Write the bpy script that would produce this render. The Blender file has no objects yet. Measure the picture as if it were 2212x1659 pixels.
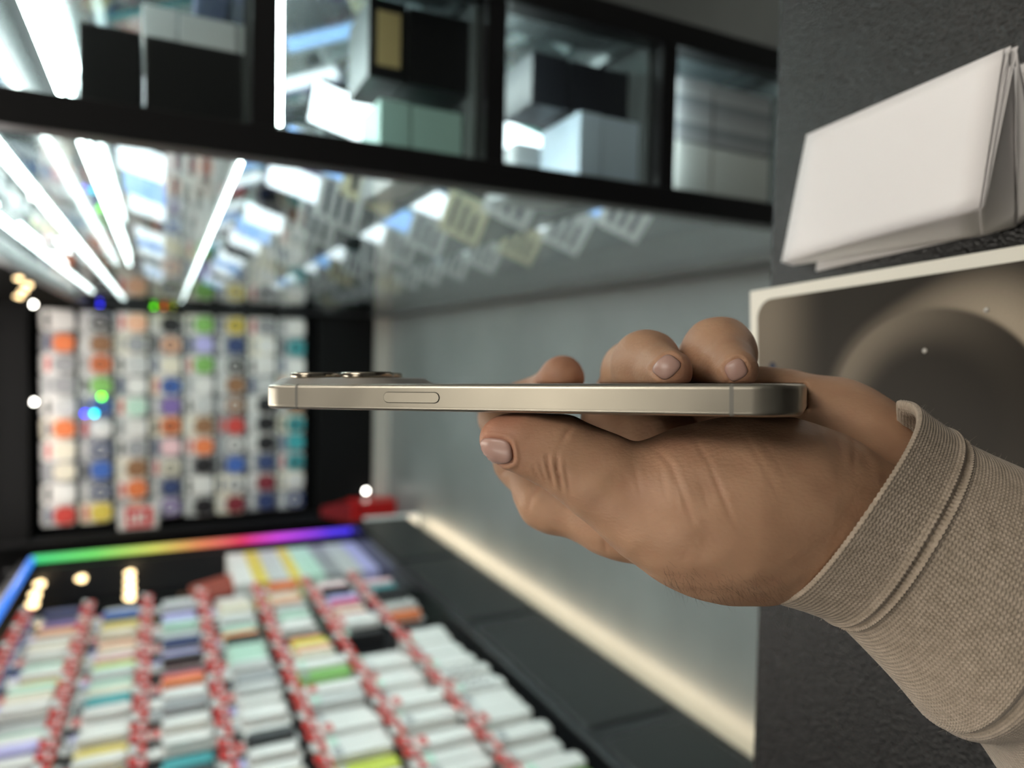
import bpy, bmesh, math, random
import numpy as np
from mathutils import Vector, Matrix

random.seed(7)
scene = bpy.context.scene
COL = scene.collection

# ------------------------------------------------------------------ camera
FPX = 1533.0
TILT = math.radians(26.2)
YAW = math.radians(2.7)            # camera turned a little to the left of the aisle
CAM = Vector((0.0, 0.0, 1.275))
cy, sy = math.cos(YAW), math.sin(YAW)
ct, st = math.cos(TILT), math.sin(TILT)
R_ = Vector((cy, sy, 0.0))
F_ = Vector((-sy * ct, cy * ct, -st))
U_ = R_.cross(F_)
XC, YC, ZC = -U_, R_.copy(), -F_   # the phone camera was held sideways
cam_d = bpy.data.cameras.new('camera')
cam_d.sensor_fit = 'HORIZONTAL'
cam_d.sensor_width = 36.0
cam_d.lens = FPX / 2212.0 * 36.0
cam_d.clip_start = 0.01
cam_d.dof.use_dof = True
cam_d.dof.focus_distance = 0.205
cam_d.dof.aperture_fstop = 7.0
cam = bpy.data.objects.new('camera', cam_d)
COL.objects.link(cam)
CM = Matrix((XC, YC, ZC)).transposed().to_4x4()
CM.translation = CAM
cam.matrix_world = CM
scene.camera = cam

# ------------------------------------------------------------------ world, exposure
w = bpy.data.worlds.new('world'); scene.world = w
w.use_nodes = True
w.node_tree.nodes['Background'].inputs[0].default_value = (0.05, 0.05, 0.055, 1)
w.node_tree.nodes['Background'].inputs[1].default_value = 0.4
scene.view_settings.view_transform = 'Standard'
scene.view_settings.look = 'None'
scene.view_settings.exposure = 0.0
scene.view_settings.gamma = 1.0
scene.view_settings.use_curve_mapping = False
LAMP = 7.0            # ceiling lamp radiance
STRIP = 34.0          # showcase tube radiance


def ray(x, y):
    return F_ + XC * ((x - 1106.0) / FPX) - YC * ((y - 829.5) / FPX)


def P(x, y, d):
    return CAM + ray(x, y) * d


def on_z(x, y, z):
    r = ray(x, y); return CAM + r * ((z - CAM.z) / r.z)


def on_x(x, y, X):
    r = ray(x, y); return CAM + r * ((X - CAM.x) / r.x)


def on_y(x, y, Y):
    r = ray(x, y); return CAM + r * ((Y - CAM.y) / r.y)


# ------------------------------------------------------------------ materials
MATS = {}


def mat(name, col, rough=0.5, metal=0.0, spec=0.5, emit=None, es=0.0, coat=0.0, sss=0.0):
    if name in MATS:
        return MATS[name]
    m = bpy.data.materials.new(name)
    m.use_nodes = True
    b = m.node_tree.nodes['Principled BSDF']
    b.inputs['Base Color'].default_value = (*col, 1)
    b.inputs['Roughness'].default_value = rough
    b.inputs['Metallic'].default_value = metal
    b.inputs['Specular IOR Level'].default_value = spec
    b.inputs['Coat Weight'].default_value = coat
    b.inputs['Subsurface Weight'].default_value = sss
    if emit:
        b.inputs['Emission Color'].default_value = (*emit, 1)
        b.inputs['Emission Strength'].default_value = es
    MATS[name] = m
    return m


def nodes(m):
    return m.node_tree.nodes, m.node_tree.links, m.node_tree.nodes['Principled BSDF']


def add_noise(m, scale, c1, c2, detail=3.0, bump=0.0, bscale=None, coord='Object', dist=0.001, stretch=None):
    N, L, b = nodes(m)
    tc = N.new('ShaderNodeTexCoord')
    src = tc.outputs[coord]
    if stretch:
        mp = N.new('ShaderNodeMapping'); mp.inputs['Scale'].default_value = stretch
        L.new(src, mp.inputs[0]); src = mp.outputs[0]
    n = N.new('ShaderNodeTexNoise'); n.inputs['Scale'].default_value = scale; n.inputs['Detail'].default_value = detail
    L.new(src, n.inputs['Vector'])
    r = N.new('ShaderNodeValToRGB')
    r.color_ramp.elements[0].position = 0.3; r.color_ramp.elements[1].position = 0.7
    r.color_ramp.elements[0].color = (*c1, 1); r.color_ramp.elements[1].color = (*c2, 1)
    L.new(n.outputs[0], r.inputs[0]); L.new(r.outputs[0], b.inputs['Base Color'])
    if bump:
        n2 = N.new('ShaderNodeTexNoise'); n2.inputs['Scale'].default_value = bscale or scale; n2.inputs['Detail'].default_value = 2
        L.new(src, n2.inputs['Vector'])
        bp = N.new('ShaderNodeBump'); bp.inputs['Strength'].default_value = bump; bp.inputs['Distance'].default_value = dist
        L.new(n2.outputs[0], bp.inputs['Height']); L.new(bp.outputs[0], b.inputs['Normal'])
    return m


def glass_mat(name, tint=(0.96, 0.985, 0.98), ior=1.3):
    m = bpy.data.materials.new(name); m.use_nodes = True
    N, L = m.node_tree.nodes, m.node_tree.links
    N.remove(N['Principled BSDF'])
    fr = N.new('ShaderNodeFresnel'); ge = N.new('ShaderNodeNewGeometry')
    io = N.new('ShaderNodeMapRange'); io.inputs[3].default_value = ior; io.inputs[4].default_value = 1.0 / ior   # same index from either side
    L.new(ge.outputs['Backfacing'], io.inputs[0]); L.new(io.outputs[0], fr.inputs[0])
    t = N.new('ShaderNodeBsdfTransparent'); t.inputs[0].default_value = (*tint, 1)
    g = N.new('ShaderNodeBsdfGlossy'); g.inputs['Roughness'].default_value = 0.01
    mx = N.new('ShaderNodeMixShader')
    L.new(fr.outputs[0], mx.inputs[0]); L.new(t.outputs[0], mx.inputs[1]); L.new(g.outputs[0], mx.inputs[2])
    L.new(mx.outputs[0], N['Material Output'].inputs[0])
    MATS[name] = m
    return m


BLACK = mat('black_paint', (0.012, 0.012, 0.013), 0.35)
DARK = mat('dark_panel', (0.018, 0.018, 0.02), 0.45)
GLASS = glass_mat('clear_glass')
MIRROR = mat('mirror', (0.72, 0.76, 0.76), 0.04, 1.0)
CHROME = mat('chrome', (0.75, 0.75, 0.75), 0.2, 1.0)
WHITE = mat('white_card', (0.8, 0.8, 0.78), 0.5)
LEDW = mat('cool_led', (0.9, 0.95, 0.95), 0.4, emit=(0.86, 1.0, 0.98), es=STRIP)
LAMPM = mat('lamp_diffuser', (0.9, 0.9, 0.88), 0.5, emit=(1.0, 0.94, 0.84), es=LAMP)
WARM = mat('warm_bulb', (0.9, 0.8, 0.6), 0.4, emit=(1.0, 0.72, 0.36), es=5.0)
FLOOR = mat('polished_concrete', (0.3, 0.31, 0.31), 0.38)
add_noise(FLOOR, 2.2, (0.125, 0.138, 0.136), (0.172, 0.188, 0.186), 4)


# ------------------------------------------------------------------ mesh helpers
class MB:
    def __init__(s):
        s.v = []; s.f = []

    def box(s, x0, x1, y0, y1, z0, z1):
        n = len(s.v)
        s.v += [(x0, y0, z0), (x1, y0, z0), (x1, y1, z0), (x0, y1, z0), (x0, y0, z1), (x1, y0, z1), (x1, y1, z1), (x0, y1, z1)]
        s.f += [tuple(n + i for i in q) for q in ((0, 3, 2, 1), (4, 5, 6, 7), (0, 1, 5, 4), (1, 2, 6, 5), (2, 3, 7, 6), (3, 0, 4, 7))]
        return s

    def hexa(s, b, t):
        """b, t: four points each (bottom, top), same winding."""
        n = len(s.v)
        s.v += [tuple(p) for p in b] + [tuple(p) for p in t]
        s.f += [tuple(n + i for i in q) for q in ((0, 3, 2, 1), (4, 5, 6, 7), (0, 1, 5, 4), (1, 2, 6, 5), (2, 3, 7, 6), (3, 0, 4, 7))]
        return s

    def tube(s, pts, r, seg=8, cap=True):
        n0 = len(s.v); k = len(pts)
        for i, p in enumerate(pts):
            p = Vector(p)
            d = (Vector(pts[min(i + 1, k - 1)]) - Vector(pts[max(i - 1, 0)])).normalized()
            a = d.cross(Vector((0, 0, 1)) if abs(d.z) < .9 else Vector((1, 0, 0))).normalized(); b = d.cross(a)
            rr = r[i] if isinstance(r, (list, tuple)) else r
            for j in range(seg):
                t = 2 * math.pi * j / seg
                s.v.append(tuple(p + (a * math.cos(t) + b * math.sin(t)) * rr))
        for i in range(k - 1):
            for j in range(seg):
                s.f.append((n0 + i * seg + j, n0 + i * seg + (j + 1) % seg, n0 + (i + 1) * seg + (j + 1) % seg, n0 + (i + 1) * seg + j))
        if cap:
            s.f.append(tuple(n0 + j for j in reversed(range(seg)))); s.f.append(tuple(n0 + (k - 1) * seg + j for j in range(seg)))
        return s

    def lathe(s, prof, seg=24, M=None):
        """prof: (r, z) list about local z."""
        n0 = len(s.v); k = len(prof); M = M or Matrix()
        for r, z in prof:
            for j in range(seg):
                t = 2 * math.pi * j / seg
                s.v.append(tuple(M @ Vector((r * math.cos(t), r * math.sin(t), z))))
        for i in range(k - 1):
            for j in range(seg):
                s.f.append((n0 + i * seg + j, n0 + i * seg + (j + 1) % seg, n0 + (i + 1) * seg + (j + 1) % seg, n0 + (i + 1) * seg + j))
        s.f.append(tuple(n0 + j for j in reversed(range(seg)))); s.f.append(tuple(n0 + (k - 1) * seg + j for j in range(seg)))
        return s

    def mesh(s, name, m=None, smooth=False):
        me = bpy.data.meshes.new(name)
        me.from_pydata(s.v, [], s.f); me.update()
        if m: me.materials.append(m)
        if smooth:
            me.polygons.foreach_set('use_smooth', [True] * len(me.polygons))
        return me

    def build(s, name, m, parent=None, smooth=False, bevel=0.0, seg=2):
        o = bpy.data.objects.new(name, s.mesh(name, m, smooth))
        COL.objects.link(o)
        if parent: o.parent = parent
        if bevel:
            bv = o.modifiers.new('bevel', 'BEVEL'); bv.width = bevel; bv.segments = seg; bv.limit_method = 'ANGLE'
        return o


def link(me, name, parent=None, loc=(0, 0, 0)):
    o = bpy.data.objects.new(name, me); COL.objects.link(o); o.location = loc
    if parent: o.parent = parent
    return o


def empty(name, loc=(0, 0, 0), rz=0.0):
    o = bpy.data.objects.new(name, None); COL.objects.link(o); o.location = loc; o.rotation_euler = (0, 0, rz); o.empty_display_size = 0.05
    return o


def tag(o, label=None, cat=None, group=None, kind=None):
    if label: o['label'] = label
    if cat: o['category'] = cat
    if group: o['group'] = group
    if kind: o['kind'] = kind
    return o


def struct(o):
    o['kind'] = 'structure'; return o


# ------------------------------------------------------------------ room shell
XL, XR, YB, YF, HC = -1.45, 1.35, 4.85, -1.7, 2.75
tag(struct(MB().box(XL, XR, YF, YB, -0.05, 0).build('floor', FLOOR)), 'grey polished concrete floor of the shop aisle')
tag(struct(MB().box(XL, XR, YF, YB, HC, HC + 0.05).build('ceiling', mat('ceiling_paint', (0.05, 0.05, 0.052), 0.7))), 'dark painted shop ceiling')
WALLP = mat('wall_paint', (0.11, 0.115, 0.115), 0.6)
tag(struct(MB().box(XL - .05, XL, YF, YB, 0, HC).build('wall_left', DARK)), 'black wall behind the pegboard of accessories')
tag(struct(MB().box(XR, XR + .05, YF, YB, 0, HC).build('wall_right', mat('grey_wall', (0.34, 0.35, 0.34), 0.6))), 'grey wall behind the glass showcase')
tag(struct(MB().box(XL, XR, YB, YB + .05, 0, HC).build('wall_back', DARK)), 'black wall behind the hanging rack')
tag(struct(MB().box(XL, XR, YF - .05, YF, 0, HC).build('wall_front', WALLP)), 'grey wall behind the shop counter')


SOFTM = mat('soft_diffuser', (0.9, 0.9, 0.88), 0.5, emit=(1.0, 0.93, 0.80), es=LAMP * .30)


def ceiling_lamp(x0, x1, y0, y1, label, m=LAMPM):
    t = empty('ceiling_lamp', ((x0 + x1) / 2, (y0 + y1) / 2, HC - 0.06))
    cx, cyy = t.location.x, t.location.y
    h = MB().box(x0 - cx - .02, x1 - cx + .02, y0 - cyy - .02, y1 - cyy + .02, 0.012, 0.06)
    h.build('housing', WHITE, t)
    MB().box(x0 - cx, x1 - cx, y0 - cyy, y1 - cyy, 0.0, 0.012).build('diffuser', m, t)
    tag(t, label, 'ceiling lamp', 'linear ceiling lamps of the shop')


ceiling_lamp(-0.45, 0.30, -0.66, -0.10, 'dim square ceiling lamp above the black counter', SOFTM)
ceiling_lamp(0.55, 1.15, -0.75, 0.35, 'bright ceiling lamp between the counter and the grey wall')
ceiling_lamp(0.80, 1.15, 0.95, 1.75, 'bright ceiling lamp over the grey wall side of the showcase')
ceiling_lamp(-0.55, -0.15, 0.8, 2.0, 'slim ceiling lamp over the start of the aisle')
ceiling_lamp(-0.60, -0.10, 2.4, 3.9, 'slim ceiling lamp over the aisle before the hanging rack')
ceiling_lamp(-1.25, -0.95, -0.9, 0.3, 'narrow ceiling lamp beside the counter')

# ------------------------------------------------------------------ counter
ZC_ = 0.95
edge = on_z(1640, 1200, ZC_)
YE = edge.y
COUNTER = mat('black_grained_laminate', (0.009, 0.0085, 0.0085), 0.27, spec=0.42)
N, L, b = nodes(COUNTER)
tc = N.new('ShaderNodeTexCoord')
vo = N.new('ShaderNodeTexVoronoi'); vo.inputs['Scale'].default_value = 650
no = N.new('ShaderNodeTexNoise'); no.inputs['Scale'].default_value = 700; no.inputs['Detail'].default_value = 3
ad = N.new('ShaderNodeMath'); ad.operation = 'ADD'
L.new(tc.outputs['Object'], vo.inputs['Vector']); L.new(tc.outputs['Object'], no.inputs['Vector'])
L.new(vo.outputs[0], ad.inputs[0]); L.new(no.outputs[0], ad.inputs[1])
bp = N.new('ShaderNodeBump'); bp.inputs['Strength'].default_value = 0.6; bp.inputs['Distance'].default_value = 0.0006
L.new(ad.outputs[0], bp.inputs['Height']); L.new(bp.outputs[0], b.inputs['Normal'])
ctr = empty('counter', (0, 0, 0))
tag(ctr, 'black grained shop counter carrying the white phone box and folded paper', 'counter')
MB().box(-1.1, 0.86, -0.45, YE, ZC_ - 0.03, ZC_).build('worktop', COUNTER, ctr, bevel=0.002)
MB().box(-1.05, 0.82, -0.38, YE - 0.05, 0.08, ZC_ - 0.03).build('body', DARK, ctr)
MB().box(-1.0, 0.78, -0.33, YE - 0.1, 0.0, 0.08).build('plinth', BLACK, ctr)

# ------------------------------------------------------------------ glass showcase on the right
SX0, SX1, SY0, SY1 = 0.22, 0.45, 0.82, 4.27
SZT = 1.62
sc_ = empty('glass_showcase', (0, 0, 0))
tag(sc_, 'tall black framed glass showcase running along the aisle with lit shelves', 'showcase')
pw = 0.034
for (x, y) in ((SX0, SY0), (SX1, SY0), (SX0, SY1), (SX1, SY1)):
    q = pw / 2 if y < 2 else .007
    MB().box(x - q, x + q, y - q, y + q, 0.0, SZT).build('post', BLACK, sc_, bevel=0.002)
SHELFM = mat('dark_gloss_shelf', (0.09, 0.10, 0.10), 0.10)
BACKM = mat('tinted_mirror_back', (0.50, 0.56, 0.57), 0.06, 0.85)
SHELF = [0.40, 0.655, 0.92, 1.19, 1.46]
for z in SHELF:
    f = MB()
    f.box(SX0 + .017, SX1 - .017, SY0 - .012, SY0 + .012, z - .026, z)
    f.box(SX0 + .017, SX1 - .017, SY1 - .012, SY1 + .012, z - .026, z)
    f.box(SX1 - .012, SX1 + .0, SY0 + .012, SY1 - .012, z - .026, z)
    f.build('shelf_frame', BLACK, sc_)
    MB().box(SX0 + .012, SX1 - .012, SY0 + .012, SY1 - .012, z, z + .006).build('shelf_panel', SHELFM, sc_)
MB().box(SX0 - .017, SX1 + .017, SY0 - .017, SY1 + .017, SZT, SZT + .03).build('top_frame', BLACK, sc_)
MB().box(SX0 + .002, SX0 + .006, SY0 + .017, SY1 - .017, .13, SZT).build('front_glass', GLASS, sc_)
MB().box(SX0 + .017, SX1 - .017, SY0 - .003, SY0 + .001, .13, SZT).build('end_glass', GLASS, sc_)
MB().box(SX1 - .004, SX1 + .004, SY0 + .017, SY1 - .017, .13, SZT).build('back_panel', BACKM, sc_)
MB().box(SX0 - .01, SX1 + .01, SY0 - .01, SY1 + .01, 0.0, .13).build('base', mat('grey_plinth', (0.10, 0.11, 0.11), 0.4), sc_)
MB().box(SX0 + .02, SX0 + .027, SY0 + .03, SY1 - .03, SHELF[0] - .012, SHELF[0] - .004).build('light_strip', LEDW, sc_)
for z in SHELF[1:] + [SZT]:
    MB().box(SX1 - .030, SX1 - .024, SY0 + .03, SY1 - .03, z - .034, z - .028).build('light_strip', LEDW, sc_)
    if z < 1.5: MB().box(SX0 + .02, SX0 + .025, SY0 + .03, SY1 - .03, z - .008, z - .003).build('light_strip', LEDW, sc_)
MB().tube([(SX0 + .035, SY0 + .05, 1.575), (SX0 + .035, SY1 - .35, 1.575)], .006, 10).build('light_tube', LEDW, sc_)
for z in SHELF[1:] + [SZT]:
    MB().box(SX0 + .03, SX1 - .03, SY0 + .016, SY0 + .021, z - .034, z - .028).build('light_strip', LEDW, sc_)  # added across the end cells to light their contents from the front
for k in range(4):
    for xx, zt in ((.08, 1.60), (.125, 1.59), (.165, 1.60)):
        MB().tube([(SX0 + xx, SY0 + .12 + k * .62, zt), (SX0 + xx, SY0 + .45 + k * .62, zt)], .004, 8).build('light_tube', LEDW, sc_)

# things on the showcase shelves: phones on stands, price cards, boxes
PHONECOL = [('black', (0.01, 0.01, 0.012)), ('blue', (0.10, 0.20, 0.42)), ('silver', (0.55, 0.57, 0.58)), ('mint', (0.30, 0.62, 0.55)), ('lilac', (0.42, 0.36, 0.62)), ('teal', (0.02, 0.28, 0.29))]
st_me = MB().box(-.03, .03, -.03, .03, 0, .006); st_me.hexa([(-.025, -.02, .006), (.025, -.02, .006), (.025, -.014, .006), (-.025, -.014, .006)], [(-.025, .02, .09), (.025, .02, .09), (.025, .026, .09), (-.025, .026, .09)])
STAND = st_me.mesh('stand', mat('acrylic', (0.75, 0.8, 0.8), 0.1, spec=0.6))
cd = MB().hexa([(-.062, -.004, 0), (.062, -.004, 0), (.062, 0, 0), (-.062, 0, 0)], [(-.062, .05, .075), (.062, .05, .075), (.062, .054, .075), (-.062, .054, .075)])
CARD = cd.mesh('card', mat('price_card', (0.82, 0.84, 0.84), 0.4))
CARDY = cd.mesh('card', mat('cream_card', (0.82, 0.76, 0.52), 0.4))
cl = MB()
for i in range(3):
    z = .016 + i * .019; yy = -.004 + z / .075 * .054
    cl.hexa([(-.045, yy - .001, z), (.015 + .01 * i, yy - .001, z), (.015 + .01 * i, yy + .002, z), (-.045, yy + .002, z)], [(-.045, yy + .005, z + .008), (.015 + .01 * i, yy + .005, z + .008), (.015 + .01 * i, yy + .008, z + .008), (-.045, yy + .008, z + .008)])
CARDLINE = cl.mesh('print', mat('card_print', (0.05, 0.06, 0.09), 0.5))
TILTX = Matrix.Rotation(-0.42, 4, 'X')
pb = bmesh.new(); bmesh.ops.create_cube(pb, size=1)
bmesh.ops.scale(pb, vec=(.073, .008, .15), verts=pb.verts)
bmesh.ops.bevel(pb, geom=[e for e in pb.edges if abs(e.verts[0].co.y - e.verts[1].co.y) > .001], offset=.011, segments=4, affect='EDGES')
PH = {}
for nm, c in PHONECOL:
    me = bpy.data.meshes.new('phone_body'); pb.to_mesh(me); me.materials.append(mat('phone_' + nm, c, 0.25)); PH[nm] = me
sb = bmesh.new(); bmesh.ops.create_cube(sb, size=1); bmesh.ops.scale(sb, vec=(.067, .001, .142), verts=sb.verts)
SCR = {}
for nm, c, e in (('dark', (0.005, 0.005, 0.006), 0), ('lit', (0.25, 0.45, 0.8), 2.2), ('white', (0.8, 0.88, 0.92), 2.8)):
    me = bpy.data.meshes.new('screen'); sb.to_mesh(me); me.materials.append(mat('screen_' + nm, c, 0.08, emit=c if e else None, es=e)); SCR[nm] = me
O1 = ['first', 'second', 'third', 'fourth', 'fifth', 'sixth', 'seventh', 'eighth', 'ninth', 'tenth', 'eleventh', 'twelfth', 'thirteenth', 'fourteenth', 'fifteenth', 'sixteenth', 'seventeenth', 'eighteenth', 'nineteenth']
ORD = O1 + ['twentieth'] + ['twenty ' + o for o in O1[:9]] + ['thirtieth'] + ['thirty ' + o for o in O1[:9]]
SHN = ['lowest', 'second lowest', 'middle', 'second highest', 'highest']


def shelf_phone(x, y, z, rz, pc, scn, label):
    t = empty('display_phone', (x, y, z), rz)
    link(STAND, 'stand', t)
    body = link(PH[pc], 'body', t, (0, -.003, .088)); body.rotation_euler = (-0.42, 0, 0)
    s = link(SCR[scn], 'screen', body, (0, -.0045, 0))
    tag(t, label, 'phone', 'phones shown in the glass showcase')


def shelf_card(x, y, z, rz, cream, label):
    t = link(CARDY if cream else CARD, 'price_card', None, (x, y, z)); t.rotation_euler = (0, 0, rz)
    link(CARDLINE, 'print', t)
    tag(t, label, 'price card', 'price cards in the glass showcase')


RZS = -math.pi / 2 - 0.25       # faces the aisle (local -y towards -x), turned a little to the counter
pcyc = 0
for si, z in enumerate(SHELF):
    zz = z + .006
    n = 14
    for i in range(n):
        y = SY0 + .24 + i * .235
        if si == 4 and i > 3: continue
        pc = PHONECOL[(i * 2 + si * 3 + (i // 4)) % 6][0]; scn = ['white', 'lit', 'white', 'dark'][(i + si * 2) % 4]
        face = {'lit': 'a blue lit screen', 'dark': 'a dark screen', 'white': 'a white lit screen'}[scn]
        shelf_phone(SX0 + .125, y, zz, -math.pi / 2 + .65, pc, scn,
                    '%s phone with %s, %s showcase shelf, %s from the counter' % (pc, face, SHN[si], ORD[i]))
        shelf_card(SX0 + .055, y + .10, zz, -math.pi / 2 + .75, (i + si) % 5 == 2,
                   '%s price card on the %s showcase shelf, %s from the counter end' % ('cream' if (i + si) % 5 == 2 else 'white', SHN[si], ORD[i]))


def carton(x0, x1, y0, y1, z0, h, m, lab, lidm=None, name='carton', cat='box', group=None, band=None):
    t = empty(name, ((x0 + x1) / 2, (y0 + y1) / 2, z0))
    a, bb = (x1 - x0) / 2, (y1 - y0) / 2
    MB().box(-a, a, -bb, bb, 0, h * .62).build('base', m, t, bevel=.0015)
    MB().box(-a - .001, a + .001, -bb - .001, bb + .001, h * .64, h).build('lid', lidm or m, t, bevel=.0015)
    if band:
        MB().box(-a * .7, a * .7, -bb - .0022, -bb - .001, h * .7, h * .92).build('label', band, t)
    tag(t, lab, cat, group)
    return t


# end cell facing the counter
zz = SHELF[3] + .006
carton(SX0 + .02, SX0 + .105, SY0 + .03, SY0 + .16, zz, .155, BLACK, 'tall black carton on the second highest shelf behind the end glass')
zz = SHELF[2] + .006
carton(SX0 + .108, SX0 + .20, SY0 + .03, SY0 + .13, zz, .13, BLACK, 'black carton with a cream lid label on the middle shelf behind the end glass', band=mat('tan_card', (0.50, 0.40, 0.19), 0.5))
carton(SX0 + .025, SX0 + .1, SY0 + .17, SY0 + .3, zz, .05, WHITE, 'flat white carton on the middle shelf beside the black carton')
zz = SHELF[1] + .006
carton(SX0 + .03, SX0 + .115, SY0 + .03, SY0 + .14, zz, .1, mat('pale_blue_card', (0.62, 0.74, 0.86), 0.4), 'pale blue carton on the second lowest shelf behind the end glass')
zz = SHELF[0] + .006
for i in range(7):
    carton(SX0 + .105 + i * .013, SX0 + .117 + i * .013, SY0 + .03, SY0 + .19, zz, .19, mat('grey_book%d' % (i % 3), [(0.5, 0.5, 0.53), (0.36, 0.37, 0.40), (0.62, 0.62, 0.64)][i % 3], 0.5),
           'thin grey upright carton in the lowest shelf row, %s from the white carton' % ORD[i], group='upright grey cartons on the lowest shelf')
carton(SX0 + .03, SX0 + .10, SY0 + .03, SY0 + .17, zz, .19, WHITE, 'white upright carton on the lowest shelf beside the grey cartons')

small = [(2, .03, .30, .085, 'silver', .05), (3, .115, .10, .05, 'white', .10), (3, .15, .22, .06, 'lilac', .04), (2, .03, .05, .06, 'mint', .11), (1, .125, .06, .07, 'black', .16), (1, .03, .19, .08, 'silver', .12), (4, .04, .05, .1, 'red', .06)]
PAL = {'silver': (0.55, 0.57, 0.58), 'white': (0.78, 0.8, 0.8), 'lilac': (0.45, 0.42, 0.72), 'mint': (0.45, 0.68, 0.62), 'black': (0.02, 0.02, 0.025), 'red': (0.6, 0.08, 0.06)}
for k, (si, ox, oy, wx, cn, hh) in enumerate(small):
    carton(SX0 + ox, SX0 + ox + wx, SY0 + oy, SY0 + oy + .09, SHELF[si] + .006, hh, mat('carton_' + cn, PAL[cn], 0.4), '%s small carton among the display phones on the %s showcase shelf' % (cn, SHN[si]), name='small_carton')

# ------------------------------------------------------------------ accessory packs
def palette(name):
    c = {'white': (0.72, 0.70, 0.67), 'cream': (0.74, 0.68, 0.55), 'orange': (0.75, 0.20, 0.07), 'red': (0.55, 0.06, 0.05), 'grey': (0.32, 0.32, 0.33), 'black': (0.02, 0.02, 0.022),
         'navy': (0.04, 0.06, 0.15), 'blue': (0.06, 0.14, 0.45), 'green': (0.22, 0.45, 0.12), 'mint': (0.50, 0.70, 0.58), 'yellow': (0.72, 0.55, 0.10), 'peach': (0.80, 0.45, 0.30),
         'pink': (0.78, 0.50, 0.52), 'purple': (0.20, 0.13, 0.35), 'brown': (0.28, 0.14, 0.07), 'maroon': (0.22, 0.03, 0.04), 'teal': (0.05, 0.33, 0.36), 'lilac': (0.45, 0.42, 0.72),
         'lime': (0.55, 0.62, 0.08), 'magenta': (0.66, 0.12, 0.24), 'silver': (0.55, 0.55, 0.54)}[name]
    return mat('print_' + name, c, 0.38)


def rounded(w_, h_, t_, off, seg=3):
    bm = bmesh.new(); bmesh.ops.create_cube(bm, size=1); bmesh.ops.scale(bm, vec=(w_, t_, h_), verts=bm.verts)
    bmesh.ops.bevel(bm, geom=[e for e in bm.edges if abs(e.verts[0].co.y - e.verts[1].co.y) > t_ * .5], offset=off, segments=seg, affect='EDGES')
    return bm


def variants(bm, name):
    d = {}

    def get(col):
        if col not in d:
            me = bpy.data.meshes.new(name); bm.to_mesh(me); me.materials.append(palette(col)); d[col] = me
        return d[col]
    return get


# rack pack (local origin = hook hole, face towards -y)
RW, RH = .112, .158
card_bm = rounded(RW, RH, .004, .010); blist_bm = rounded(RW * .80, RH * .60, .022, .016); strip_bm = rounded(RW * .72, .02, .003, .004, 2)
getcard, getblist, getstrip = variants(card_bm, 'backing_card'), variants(blist_bm, 'product_blister'), variants(strip_bm, 'title_strip')
ring = MB()
for i in range(16):
    pass
ring.tube([(0.026 * math.cos(t * math.pi / 10), -.026, -.09 + .026 * math.sin(t * math.pi / 10)) for t in range(21)], .005, 6, cap=False)
RING = {c: ring.mesh('coil', palette(c)) for c in ('white', 'black')}
hk = MB().tube([(0, .06, 0), (0, -.055, 0), (0, -.062, .012)], .0025, 6)
HOOK = hk.mesh('hook', CHROME)

RY = 4.38
rack = empty('hanging_rack', (0, RY, 0))
tag(rack, 'black hanging rack full of colourful accessory packs at the aisle end', 'rack')
MB().box(-1.0, .21, .05, .09, .10, 1.98).build('back_panel', mat('matte_black', (0.008, 0.008, 0.008), 0.9, spec=0.05), rack)
MB().box(-1.0, .21, -.06, .09, .10, .44).build('base_cabinet', mat('matte_black', (0.008, 0.008, 0.008), 0.9, spec=0.05), rack, bevel=.004)
MB().box(-1.0, .21, -.065, .09, 0.0, .10).build('plinth', mat('pale_band', (0.56, 0.53, 0.48), 0.35, 0.3), rack)  # pale band along the foot of the rack
MB().box(-1.0, .21, -.10, .09, 1.885, 2.3).build('header', mat('matte_black', (0.008, 0.008, 0.008), 0.9, spec=0.05), rack)
MB().box(-.98, .19, -.30, -.27, 2.02, 2.035).build('added_light_bar', mat('added_rack_light', (0.9, 0.9, 0.9), 0.4, emit=(1.0, 0.93, 0.88), es=30.0), rack)  # bar and its arms added to brighten the packs below
for x_ in (-.8, .05): MB().tube([(x_, -.10, 2.10), (x_, -.285, 2.04)], .006, 6).build('added_light_arm', BLACK, rack)
MB().box(-1.03, -1.0, -.08, .09, 0, 2.3).build('side_panel', BLACK, rack)
GRID = ['white orange grey grey silver orange cream cream white red',
        'black brown orange green blue white navy blue navy yellow',
        'peach grey silver white mint white grey brown orange peach',
        'black peach cream blue purple orange pink cream navy purple',
        'green lilac green white silver brown orange black white black',
        'yellow navy black brown brown red white blue white maroon',
        'grey white white silver black black black navy maroon navy',
        'white teal white white brown teal teal teal white navy']
BACKC = ['white', 'cream', 'white', 'silver', 'white', 'grey']
n_r, n_c = 8, 10
ztop, zbot = 1.84, .505
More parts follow.
